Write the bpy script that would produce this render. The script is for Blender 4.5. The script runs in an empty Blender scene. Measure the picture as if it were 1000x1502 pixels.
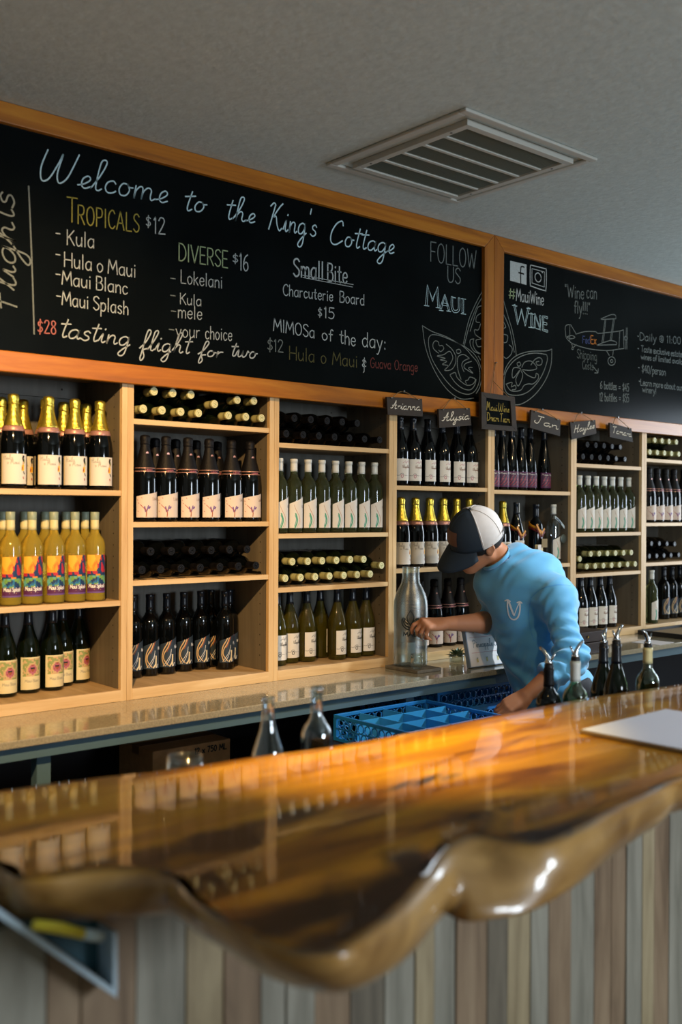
import bpy, math, random
import numpy as np
from mathutils import Vector, Matrix, noise as mnoise
from mathutils.bvhtree import BVHTree

# ---------------------------------------------------------------- camera
SC = bpy.context.scene
COL = SC.collection
EYE = 1.60
FPX, YAW, PITCH, ROLL = 1488.0, math.radians(49.48), math.radians(-0.11), math.radians(0.325)
_F = np.array([math.cos(YAW)*math.cos(PITCH), math.sin(YAW)*math.cos(PITCH), math.sin(PITCH)])
_R0 = np.array([math.sin(YAW), -math.cos(YAW), 0.0])
_U0 = np.cross(_R0, _F)
_R = math.cos(ROLL)*_R0 + math.sin(ROLL)*_U0
_U = -math.sin(ROLL)*_R0 + math.cos(ROLL)*_U0
_O = np.array([0, 0, EYE])
cam_data = bpy.data.cameras.new('camera')
cam = bpy.data.objects.new('camera', cam_data)
COL.objects.link(cam)
cam_data.sensor_fit = 'HORIZONTAL'
cam_data.sensor_width = 24.0
cam_data.lens = 24.0*FPX/1000.0
cam.matrix_world = Matrix(((_R[0], _U[0], -_F[0], 0), (_R[1], _U[1], -_F[1], 0), (_R[2], _U[2], -_F[2], EYE), (0, 0, 0, 1)))
cam_data.clip_start = 0.05
cam_data.dof.use_dof = True
cam_data.dof.focus_distance = 4.35
cam_data.dof.aperture_fstop = 2.0
SC.camera = cam

# ---------------------------------------------------------------- view, world, lights
SC.view_settings.view_transform = 'Standard'
SC.view_settings.look = 'None'
SC.view_settings.gamma = 1.0
SC.view_settings.exposure = 0.0
SC.view_settings.use_curve_mapping = False
try:
    SC.cycles.use_denoising = True
    SC.cycles.sample_clamp_indirect = 4.0
    SC.cycles.max_bounces = 10
    SC.cycles.transmission_bounces = 8
    SC.cycles.caustics_reflective = False
    SC.cycles.caustics_refractive = False
    SC.cycles.blur_glossy = 0.5
except Exception:
    pass
world = bpy.data.worlds.new('daylight')
SC.world = world
world.use_nodes = True
bg = world.node_tree.nodes['Background']
bg.inputs[0].default_value = (0.55, 0.75, 1.0, 1)
bg.inputs[1].default_value = 1.2

def lamp(name, kind, loc, target, power, color, **kw):
    d = bpy.data.lights.new(name, kind)
    d.energy = power
    d.color = color
    for k, v in kw.items():
        setattr(d, k, v)
    o = bpy.data.objects.new(name, d)
    COL.objects.link(o)
    o.location = loc
    dirv = Vector(target) - Vector(loc)
    o.rotation_euler = dirv.to_track_quat('-Z', 'Y').to_euler()
    return o

WARM = (1.0, 0.62, 0.27)
COOL = (0.62, 0.80, 1.0)
NEUT = (1.0, 0.86, 0.66)
# daylight through the front window and the glazed opening at the end of the aisle
lamp('window_daylight', 'AREA', (2.9, -2.93, 1.75), (2.4, 0.5, 1.6), 130, (0.80, 0.90, 1.0), shape='RECTANGLE', size=1.1, size_y=1.1)
lamp('window_daylight', 'AREA', (6.93, 2.35, 1.62), (3.4, 2.3, 1.35), 45, (0.78, 0.89, 1.0), shape='RECTANGLE', size=1.0, size_y=1.45)
# warm track spots on the ceiling: over the left shelves, over the bar, over the aisle; the cool ones are added fills
lamp('track_or_fill_spot', 'SPOT', (0.55, 1.35, 2.80), (1.40, 3.4, 1.45), 420, WARM, spot_size=math.radians(62), spot_blend=0.7, shadow_soft_size=0.035)
lamp('track_or_fill_spot', 'SPOT', (1.30, 1.25, 2.80), (1.62, 1.82, 1.07), 480, (1.0, 0.70, 0.26), spot_size=math.radians(42), spot_blend=1.0, shadow_soft_size=0.03)
lamp('track_or_fill_spot', 'SPOT', (2.6, 0.9, 2.80), (3.2, 3.0, 1.2), 52, (1.0, 0.66, 0.30), spot_size=math.radians(70), spot_blend=0.8, shadow_soft_size=0.03)
lamp('track_or_fill_spot', 'SPOT', (4.75, 1.55, 2.84), (3.45, 2.62, 1.25), 330, (0.80, 0.90, 1.0), spot_size=math.radians(36), spot_blend=0.8, shadow_soft_size=0.05)  # added cool fill on the man's back and shoulder, not a known lamp
lamp('track_or_fill_spot', 'SPOT', (4.2, 0.9, 2.80), (4.5, 3.3, 1.4), 70, (1.0, 0.76, 0.44), spot_size=math.radians(75), spot_blend=0.9, shadow_soft_size=0.04)
lamp('track_or_fill_spot', 'SPOT', (3.0, 0.5, 2.84), (2.25, 1.25, 1.07), 60, (0.95, 0.93, 1.0), spot_size=math.radians(40), spot_blend=1.0, shadow_soft_size=0.05)  # added pale fill to brighten the menu sheet, no such fitting known

# ---------------------------------------------------------------- projection helpers (a pixel of the photo onto a known plane)
def ray(u, v):
    return _F + _R*(u-500)/FPX - _U*(v-751)/FPX
def at_y(u, v, y):
    d = ray(u, v); return Vector(_O + d*(y/d[1]))
def at_z(u, v, z):
    d = ray(u, v); return Vector(_O + d*((z-EYE)/d[2]))
def at_t(u, v, t):
    return Vector(_O + ray(u, v)*t)
def x_at(u, y):
    return at_y(u, 760, y).x

# ---------------------------------------------------------------- materials
def lin(c):
    if isinstance(c, str):
        c = [int(c[i:i+2], 16)/255 for i in (0, 2, 4)]
    return tuple((x/12.92 if x <= 0.04045 else ((x+0.055)/1.055)**2.4) for x in c) + (1.0,)

def mat(name, color, rough=0.5, metal=0.0, trans=0.0, ior=1.45, coat=0.0, spec=0.5, bump=0.0, bscale=200.0, sheen=0.0, mott=0.0, mscale=8.0, coat_rough=0.05):
    m = bpy.data.materials.new(name)
    m.use_nodes = True
    nt = m.node_tree
    b = nt.nodes['Principled BSDF']
    b.inputs['Base Color'].default_value = lin(color)
    b.inputs['Roughness'].default_value = rough
    b.inputs['Metallic'].default_value = metal
    b.inputs['Transmission Weight'].default_value = trans
    b.inputs['IOR'].default_value = ior
    b.inputs['Coat Weight'].default_value = coat
    b.inputs['Coat Roughness'].default_value = coat_rough
    b.inputs['Specular IOR Level'].default_value = spec
    if sheen:
        b.inputs['Sheen Weight'].default_value = sheen
    if bump or mott:
        tc = nt.nodes.new('ShaderNodeTexCoord')
    if bump:
        n = nt.nodes.new('ShaderNodeTexNoise'); n.inputs['Scale'].default_value = bscale; n.inputs['Detail'].default_value = 4
        bp = nt.nodes.new('ShaderNodeBump'); bp.inputs['Strength'].default_value = bump; bp.inputs['Distance'].default_value = 0.004
        nt.links.new(tc.outputs['Object'], n.inputs['Vector'])
        nt.links.new(n.outputs['Fac'], bp.inputs['Height'])
        nt.links.new(bp.outputs['Normal'], b.inputs['Normal'])
    if mott:
        n2 = nt.nodes.new('ShaderNodeTexNoise'); n2.inputs['Scale'].default_value = mscale; n2.inputs['Detail'].default_value = 5
        r = nt.nodes.new('ShaderNodeValToRGB')
        c = lin(color)
        r.color_ramp.elements[0].position = 0.3; r.color_ramp.elements[1].position = 0.7
        r.color_ramp.elements[0].color = tuple(max(0, x*(1-mott)) for x in c[:3]) + (1,)
        r.color_ramp.elements[1].color = tuple(min(1, x*(1+mott)) for x in c[:3]) + (1,)
        nt.links.new(tc.outputs['Object'], n2.inputs['Vector'])
        nt.links.new(n2.outputs['Fac'], r.inputs['Fac'])
        nt.links.new(r.outputs['Color'], b.inputs['Base Color'])
    return m

def wood(name, axis, cols, rough=0.5, scale=1.0, coat=0.0, stretch=14.0, spec=0.4, bump=0.15, knots=False):
    """streaky grain running along one axis; cols = dark .. light ramp"""
    m = bpy.data.materials.new(name); m.use_nodes = True
    nt = m.node_tree; b = nt.nodes['Principled BSDF']
    g = nt.nodes.new('ShaderNodeNewGeometry')
    mp = nt.nodes.new('ShaderNodeMapping')
    s = [scale*stretch]*3
    s['xyz'.index(axis)] = scale
    mp.inputs['Scale'].default_value = s
    nt.links.new(g.outputs['Position'], mp.inputs['Vector'])
    n = nt.nodes.new('ShaderNodeTexNoise'); n.inputs['Scale'].default_value = 1.6; n.inputs['Detail'].default_value = 7; n.inputs['Roughness'].default_value = 0.62; n.inputs['Distortion'].default_value = 0.6
    nt.links.new(mp.outputs['Vector'], n.inputs['Vector'])
    r = nt.nodes.new('ShaderNodeValToRGB')
    els = r.color_ramp.elements
    while len(els) < len(cols):
        els.new(0.5)
    for i, c in enumerate(cols):
        els[i].position = 0.28 + 0.46*i/(len(cols)-1)
        els[i].color = lin(c)
    nt.links.new(n.outputs['Fac'], r.inputs['Fac'])
    nt.links.new(r.outputs['Color'], b.inputs['Base Color'])
    b.inputs['Roughness'].default_value = rough
    b.inputs['Coat Weight'].default_value = coat
    b.inputs['Coat Roughness'].default_value = 0.06
    b.inputs['Specular IOR Level'].default_value = spec
    if bump:
        bp = nt.nodes.new('ShaderNodeBump'); bp.inputs['Strength'].default_value = bump; bp.inputs['Distance'].default_value = 0.003
        nt.links.new(n.outputs['Fac'], bp.inputs['Height']); nt.links.new(bp.outputs['Normal'], b.inputs['Normal'])
    return m

MAPLE = ('c09a66', 'd4b27e', 'e2c596')
M = {}
M['maple_x'] = wood('maple_x', 'x', MAPLE, 0.45)
M['maple_z'] = wood('maple_z', 'z', MAPLE, 0.45)
M['maple_y'] = wood('maple_y', 'y', ('9c8058', 'b0936a', 'bda179'), 0.5)
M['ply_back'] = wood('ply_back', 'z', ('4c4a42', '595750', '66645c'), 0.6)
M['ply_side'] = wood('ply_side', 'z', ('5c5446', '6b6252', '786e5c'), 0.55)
M['cherry_x'] = wood('cherry_x', 'x', ('824a10', 'a86412', 'bd7c22'), 0.38, coat=0.25)
M['cherry_z'] = wood('cherry_z', 'z', ('7a4410', '9a5a12', 'ae6e1e'), 0.38, coat=0.25)
M['hole'] = mat('peg_hole', '120d08', 0.9)
M['slate'] = mat('chalkboard_paint', '090d0e', 0.24, mott=0.35, mscale=2.5, spec=0.06)
M['stone'] = mat('speckled_stone', '97917d', 0.10, mott=0.22, mscale=160, coat=0.3)
M['apron'] = mat('apron_laminate', '4f6a78', 0.4)
M['dark'] = mat('dark_laminate', '16151a', 0.6)
M['ceil'] = mat('textured_plaster', 'b6c0bc', 0.85, bump=0.5, bscale=45, mott=0.07, mscale=30)
M['wall'] = mat('wall_paint', 'c4c4bc', 0.8)
M['floor'] = wood('floor_boards', 'x', ('6a5642', '806a52', '947c62'), 0.4)
M['white_frame'] = mat('white_painted_metal', 'b9bab2', 0.4)
M['vent_dark'] = mat('vent_slat', '8d9993', 0.5)
M['black'] = mat('black', '0c0c0d', 0.5)
M['chalk'] = mat('white_chalk', 'a3abab', 0.9, mott=0.3, mscale=260)
M['chalk_blue'] = mat('pale_blue_chalk', 'b2cdd4', 0.9, mott=0.3, mscale=260)
M['chalk_dim'] = mat('faint_chalk', '68706e', 0.9, mott=0.35, mscale=260)
M['chalk_faint'] = mat('fainter_chalk', '454d4a', 0.9, mott=0.35, mscale=260)
M['chalk_yellow'] = mat('yellow_chalk', '8d8538', 0.9, mott=0.3, mscale=260)
M['chalk_olive'] = mat('olive_chalk', '4a4722', 0.9, mott=0.35, mscale=260)
M['chalk_green'] = mat('green_chalk', '8fa07a', 0.9, mott=0.3, mscale=260)
M['chalk_pink'] = mat('pink_chalk', 'a2605a', 0.9, mott=0.3, mscale=260)
M['chalk_red'] = mat('dull_red_chalk', '56211a', 0.9, mott=0.35, mscale=260)
M['chalk_navy'] = mat('navy_chalk', '27345f', 0.9)
M['chalk_orange'] = mat('orange_chalk', 'b06a20', 0.9)

# ---------------------------------------------------------------- mesh builder
class MB:
    def __init__(s):
        s.v = []; s.f = []; s.m = []; s.sm = []; s.marks = []
    def quad(s, pts, mi=0, smooth=False):
        n = len(s.v); s.v += [tuple(p) for p in pts]
        s.f.append(tuple(range(n, n+len(pts)))); s.m.append(mi); s.sm.append(smooth)
    def box(s, x0, x1, y0, y1, z0, z1, mi=0, T=None):
        n = len(s.v)
        P = [(x, y, z) for z in (z0, z1) for y in (y0, y1) for x in (x0, x1)]
        if T is not None:
            P = [tuple(T @ Vector(p)) for p in P]
        s.v += P
        for q in ((0, 2, 3, 1), (4, 5, 7, 6), (0, 1, 5, 4), (2, 6, 7, 3), (0, 4, 6, 2), (1, 3, 7, 5)):
            s.f.append(tuple(n+i for i in q)); s.m.append(mi); s.sm.append(False)
        return s
    def rings(s, rings, mi=0, smooth=True, closed=True, cap0=False, cap1=False):
        n = len(s.v); k = len(rings[0])
        for r in rings:
            s.v += [tuple(p) for p in r]
        for i in range(len(rings)-1):
            for j in range(k if closed else k-1):
                a = n+i*k+j; b = n+i*k+(j+1) % k
                s.f.append((a, b, b+k, a+k)); s.m.append(mi); s.sm.append(smooth)
        if cap0:
            s.f.append(tuple(n+j for j in reversed(range(k)))); s.m.append(mi); s.sm.append(False)
        if cap1:
            e = n+(len(rings)-1)*k
            s.f.append(tuple(e+j for j in range(k))); s.m.append(mi); s.sm.append(False)
        return s
    def lathe(s, prof, seg=20, mi=0, c=(0, 0, 0), smooth=True, T=None, a0=0.0, a1=None):
        """prof: (r, z) from bottom to top"""
        rs = []
        full = a1 is None
        for r, z in prof:
            ring = []
            for j in range(seg if full else seg+1):
                a = 2*math.pi*j/seg if full else a0+(a1-a0)*j/seg
                p = Vector((c[0]+r*math.cos(a), c[1]+r*math.sin(a), c[2]+z))
                ring.append(T @ p if T is not None else p)
            rs.append(ring)
        return s.rings(rs, mi, smooth, closed=full)
    def tube(s, pts, r, seg=8, mi=0, closed=False):
        pts = [Vector(p) for p in pts]
        rs = []
        n = len(pts)
        prev = None
        for i, p in enumerate(pts):
            t = (pts[min(i+1, n-1)]-pts[max(i-1, 0)]).normalized()
            if prev is None:
                a = t.orthogonal().normalized()
            else:
                a = (prev - t*prev.dot(t)).normalized()
            prev = a
            b = t.cross(a)
            rr = r[i] if isinstance(r, (list, tuple)) else r
            rs.append([p + a*rr*math.cos(2*math.pi*j/seg) + b*rr*math.sin(2*math.pi*j/seg) for j in range(seg)])
        return s.rings(rs, mi, True, cap0=True, cap1=True)
    def prism(s, poly, d0, d1, fn, mi=0):
        """closed polygon (a,b) extruded between d0 and d1; fn(a,b,d) -> point"""
        k = len(poly); n = len(s.v)
        for d in (d0, d1):
            s.v += [tuple(fn(a, b, d)) for a, b in poly]
        s.f.append(tuple(n+j for j in reversed(range(k)))); s.m.append(mi); s.sm.append(False)
        s.f.append(tuple(n+k+j for j in range(k))); s.m.append(mi); s.sm.append(False)
        for j in range(k):
            a = n+j; b = n+(j+1) % k
            s.f.append((a, b, b+k, a+k)); s.m.append(mi); s.sm.append(False)
        return s
    def ribbon(s, pts, w, fn, mi=0):
        """a drawn stroke: a flat band along 2-D points, mapped by fn(a,b)"""
        p = np.array(pts, float)
        if len(p) < 2:
            return s
        for i in range(1, len(p)-1):
            a, b = p[i]-p[i-1], p[i+1]-p[i]
            la, lb = math.hypot(*a), math.hypot(*b)
            if la > 1e-7 and lb > 1e-7 and (a@b)/(la*lb) < 0.55:
                s.ribbon(p[:i+1], w, fn, mi)
                return s.ribbon(p[i:], w, fn, mi)
        d = np.hypot(*(p[1:]-p[:-1]).T)
        keep = np.concatenate(([True], d > 1e-7)); p = p[keep]
        if len(p) < 2:
            return s
        t = np.zeros_like(p)
        t[1:-1] = p[2:]-p[:-2]; t[0] = p[1]-p[0]; t[-1] = p[-1]-p[-2]
        l = np.hypot(t[:, 0], t[:, 1]); l[l < 1e-9] = 1; t /= l[:, None]
        p[0] -= t[0]*w*0.3; p[-1] += t[-1]*w*0.3
        nn = np.stack((-t[:, 1], t[:, 0]), 1)*w*0.5
        n = len(s.v)
        for a, b in zip(p+nn, p-nn):
            s.v.append(tuple(fn(*a))); s.v.append(tuple(fn(*b)))
        for i in range(len(p)-1):
            q = n+2*i
            s.f.append((q, q+1, q+3, q+2)); s.m.append(mi); s.sm.append(False)
        return s
    def poly(s, pts, fn, mi=0):
        n = len(s.v); s.v += [tuple(fn(*p)) for p in pts]
        s.f.append(tuple(range(n, n+len(pts)))); s.m.append(mi); s.sm.append(False)
        return s
    def build(s, name, mats, parent=None, bevel=0.0, local=False, flip=False):
        if s.marks:                       # one object per written line
            cuts = [c for c in s.marks if c < len(s.f)]+[len(s.f)]
            for a, b in zip(cuts, cuts[1:]):
                if b <= a: continue
                q = MB(); idx = {}
                for f, mi, sm in zip(s.f[a:b], s.m[a:b], s.sm[a:b]):
                    for i in f:
                        if i not in idx: idx[i] = len(q.v); q.v.append(s.v[i])
                    q.f.append(tuple(idx[i] for i in f)); q.m.append(mi); q.sm.append(sm)
                q.build(name, mats, parent, bevel, local)
            return
        me = bpy.data.meshes.new(name)
        v = s.v
        if parent is not None and not local:
            # geometry was written in world coordinates: make it relative to its parents
            off = Vector((0, 0, 0)); p = parent
            while p is not None:
                off += p.location; p = p.parent
            v = [(a-off.x, b-off.y, c-off.z) for a, b, c in v]
        me.from_pydata(v, [], s.f)
        if not isinstance(mats, (list, tuple)):
            mats = [mats]
        for m_ in mats:
            me.materials.append(M[m_] if isinstance(m_, str) else m_)
        me.polygons.foreach_set('material_index', s.m)
        me.polygons.foreach_set('use_smooth', s.sm)
        me.update()
        o = bpy.data.objects.new(name, me)
        COL.objects.link(o)
        if parent is not None:
            o.parent = parent
        if bevel:
            bm_ = o.modifiers.new('bevel', 'BEVEL'); bm_.width = bevel; bm_.segments = 2; bm_.limit_method = 'ANGLE'
        return o

def tag(o, label=None, cat=None, group=None, kind=None):
    if label: o['label'] = label
    if cat: o['category'] = cat
    if group: o['group'] = group
    if kind: o['kind'] = kind
    return o
def thing(name, label, cat, loc=(0, 0, 0), rz=0.0, group=None):
    o = bpy.data.objects.new(name, None)
    COL.objects.link(o)
    o.empty_display_size = 0.05
    o.location = loc; o.rotation_euler = (0, 0, rz)
    return tag(o, label, cat, group)
def dup(root, loc, rot=None, label=None, group=None):
    def cp(o, parent):
        c = o.copy(); COL.objects.link(c)
        if parent is not None:
            c.parent = parent
        for ch in o.children:
            cp(ch, c)
        return c
    r = cp(root, None)
    r.location = loc
    if rot is not None: r.rotation_euler = rot
    if label: r['label'] = label
    if group: r['group'] = group
    return r
def struct(name, mb, m):
    o = mb.build(name, m); o['kind'] = 'structure'; return o
def P3(a, b, c):
    return Vector((a, b, c))

# ---------------------------------------------------------------- the room
XL, XR, YF, YW, ZC = -1.6, 7.0, -3.0, 3.64, 2.942
def wall_with_holes(name, axis, pos, thick, a0, a1, holes):
    mb = MB()
    def bx(p0, p1, z0, z1):
        if p1-p0 < 1e-4 or z1-z0 < 1e-4: return
        if axis == 'y': mb.box(p0, p1, min(pos, pos+thick), max(pos, pos+thick), z0, z1)
        else: mb.box(min(pos, pos+thick), max(pos, pos+thick), p0, p1, z0, z1)
    cur = a0
    for (h0, h1, z0, z1) in sorted(holes):
        bx(cur, h0, 0, ZC); bx(h0, h1, 0, z0); bx(h0, h1, z1, ZC); cur = h1
    bx(cur, a1, 0, ZC)
    return struct(name, mb, 'wall')
struct('floor', MB().box(XL, XR, YF, YW, -0.1, 0), 'floor')
struct('ceiling', MB().box(XL, XR, YF, YW, ZC, ZC+0.1), 'ceil')
wall_with_holes('wall_back', 'y', YW, 0.12, XL, XR, [])
wall_with_holes('wall_front', 'y', YF, -0.12, XL, XR, [(2.3, 3.5, 1.15, 2.35)])
wall_with_holes('wall_left', 'x', XL, -0.12, YF, YW, [])
wall_with_holes('wall_right', 'x', XR, 0.12, YF, YW, [(1.8, 2.9, 0.85, 2.40)])
def window(name, axis, pos, a0, a1, z0, z1, n):
    mb = MB()
    def bx(p0, p1, q0, q1):
        if axis == 'y': mb.box(p0, p1, pos-0.03, pos+0.03, q0, q1)
        else: mb.box(pos-0.03, pos+0.03, p0, p1, q0, q1)
    w = 0.05
    bx(a0, a1, z0, z0+w); bx(a0, a1, z1-w, z1)
    for i in range(n+1):
        c = a0+(a1-a0-w)*i/n; bx(c, c+w, z0+w, z1-w)
    return struct(name, mb, 'white_frame')
window('window_1', 'y', YF-0.06, 2.3, 3.5, 1.15, 2.35, 2)
window('window_2', 'x', XR+0.06, 1.8, 2.9, 0.85, 2.40, 2)

# ---------------------------------------------------------------- wine shelving: seven equal bays
YS = 3.30                      # front face of the shelving
SEAM0, PITCHX, PT = 1.802, 0.6615, 0.0235
ZB = 0.904                     # counter top, underside of the shelving
ZF = 0.946                     # floor of the bottom compartment
ZT = 2.10
BAYS = [
    ('tall pale wood shelf unit at far left end, gold-foiled bottles on top shelf', [1.666, 1.269]),
    ('pale wood shelf unit beside the far left one, cream-capped bottles lying on top', [1.929, 1.552, 1.338]),
    ('pale wood shelf unit whose upright ends under the Arianna sign, white-capped bottles inside', [1.873, 1.502, 1.281]),
    ('pale wood shelf unit under the Alysia sign, behind the man in the cap', [1.712, 1.336]),
    ('pale wood shelf unit under the Jan sign, slender bottles on its top shelf', [1.704, 1.326]),
    ('pale wood shelf unit under the Haylee and Tamara signs', [1.857, 1.485, 1.264]),
    ('pale wood shelf unit at far right end, cream-capped bottles lying on top', [1.908, 1.536, 1.305]),
]
YB = 3.62
for i, (lab, shelves) in enumerate(BAYS):
    x1 = SEAM0 + PITCHX*i; x0 = x1 - PITCHX
    t = thing('wine_shelf', lab, 'shelf', ((x0+x1)/2, (YS+YB)/2, ZB), group='wine shelf units along the back wall')
    e = 0.0006
    for side, (a, b) in (('l', (x0+e, x0+PT)), ('r', (x1-PT, x1-e))):
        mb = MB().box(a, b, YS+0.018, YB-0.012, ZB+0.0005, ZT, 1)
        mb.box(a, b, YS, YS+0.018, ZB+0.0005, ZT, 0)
        xi = b+0.0004 if side == 'l' else a-0.0004
        for yy in (YS+0.06, YB-0.075):
            for k in range(26):
                zz = ZF+0.06+0.042*k
                mb.poly([(yy+0.0028*math.cos(q*math.pi/4), zz+0.0028*math.sin(q*math.pi/4)) for q in range(8)], lambda p, q, xi=xi: (xi, p, q), 2)
        mb.build('side_panel', ['maple_z', 'ply_side', 'hole'], t)
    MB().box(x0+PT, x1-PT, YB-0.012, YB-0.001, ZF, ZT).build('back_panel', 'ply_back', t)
    MB().box(x0+PT, x1-PT, YS+0.001, YB-0.012, ZF-0.018, ZF).build('bottom_shelf', 'maple_y', t)
    MB().box(x0+PT, x1-PT, YS-0.001, YS+0.018, ZB+0.0005, ZF-0.002).build('base_board', 'maple_x', t, bevel=0.001)
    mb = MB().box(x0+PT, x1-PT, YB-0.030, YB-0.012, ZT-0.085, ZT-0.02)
    for xx in (x0+0.12, x1-0.12):
        mb.poly([(xx+0.004*math.cos(q*math.pi/4), ZT-0.052+0.004*math.sin(q*math.pi/4)) for q in range(8)], lambda p, q: (p, YB-0.0305, q), 1)
    mb.build('back_rail', ['ply_back', 'hole'], t)
    MB().box(x0+PT, x1-PT, YS+0.002, YB-0.012, ZT-0.02, ZT).build('top_panel', 'maple_y', t)
    for z in shelves:
        mb = MB().box(x0+PT+0.0008, x1-PT-0.0008, YS+0.014, YB-0.0125, z-0.0195, z, 1)
        mb.box(x0+PT+0.0008, x1-PT-0.0008, YS+0.002, YS+0.014, z-0.0195, z, 0)
        mb.build('shelf', ['maple_x', 'maple_y'], t, bevel=0.0008)

# ---------------------------------------------------------------- back counter under the shelves
XC0, XC1 = -0.4, 6.7
t = thing('back_counter', 'long speckled stone counter running below the wine shelves', 'counter', (3.0, 3.28, 0))
MB().box(XC0, XC1, 2.937, YW-0.002, 0.880, ZB).build('stone_top', 'stone', t, bevel=0.003)
MB().box(XC0, XC1, 2.955, 2.975, 0.838, 0.880).build('apron', 'apron', t)
mb = MB()
MB().box(XC0, XC1, 3.595, 3.615, 0.0, 0.879).build('back_panel', 'dark', t)
MB().box(XC0, XC1, 3.022, 3.594, 0.400, 0.420).build('lower_shelf', 'dark', t)
MB().box(2.44, 3.06, 2.46, 3.021, 0.702, 0.7195).build('pull_out_shelf', 'dark', t)
MB().box(2.60, 2.88, 2.56, 2.60, 0.0, 0.7015).build('leg', 'dark', t)
for px in (0.3, 1.32, 2.90, 4.1, 5.4):
    MB().box(px, px+0.045, 2.978, 3.02, 0.0, 0.880).build('leg', 'apron', t)

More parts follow.
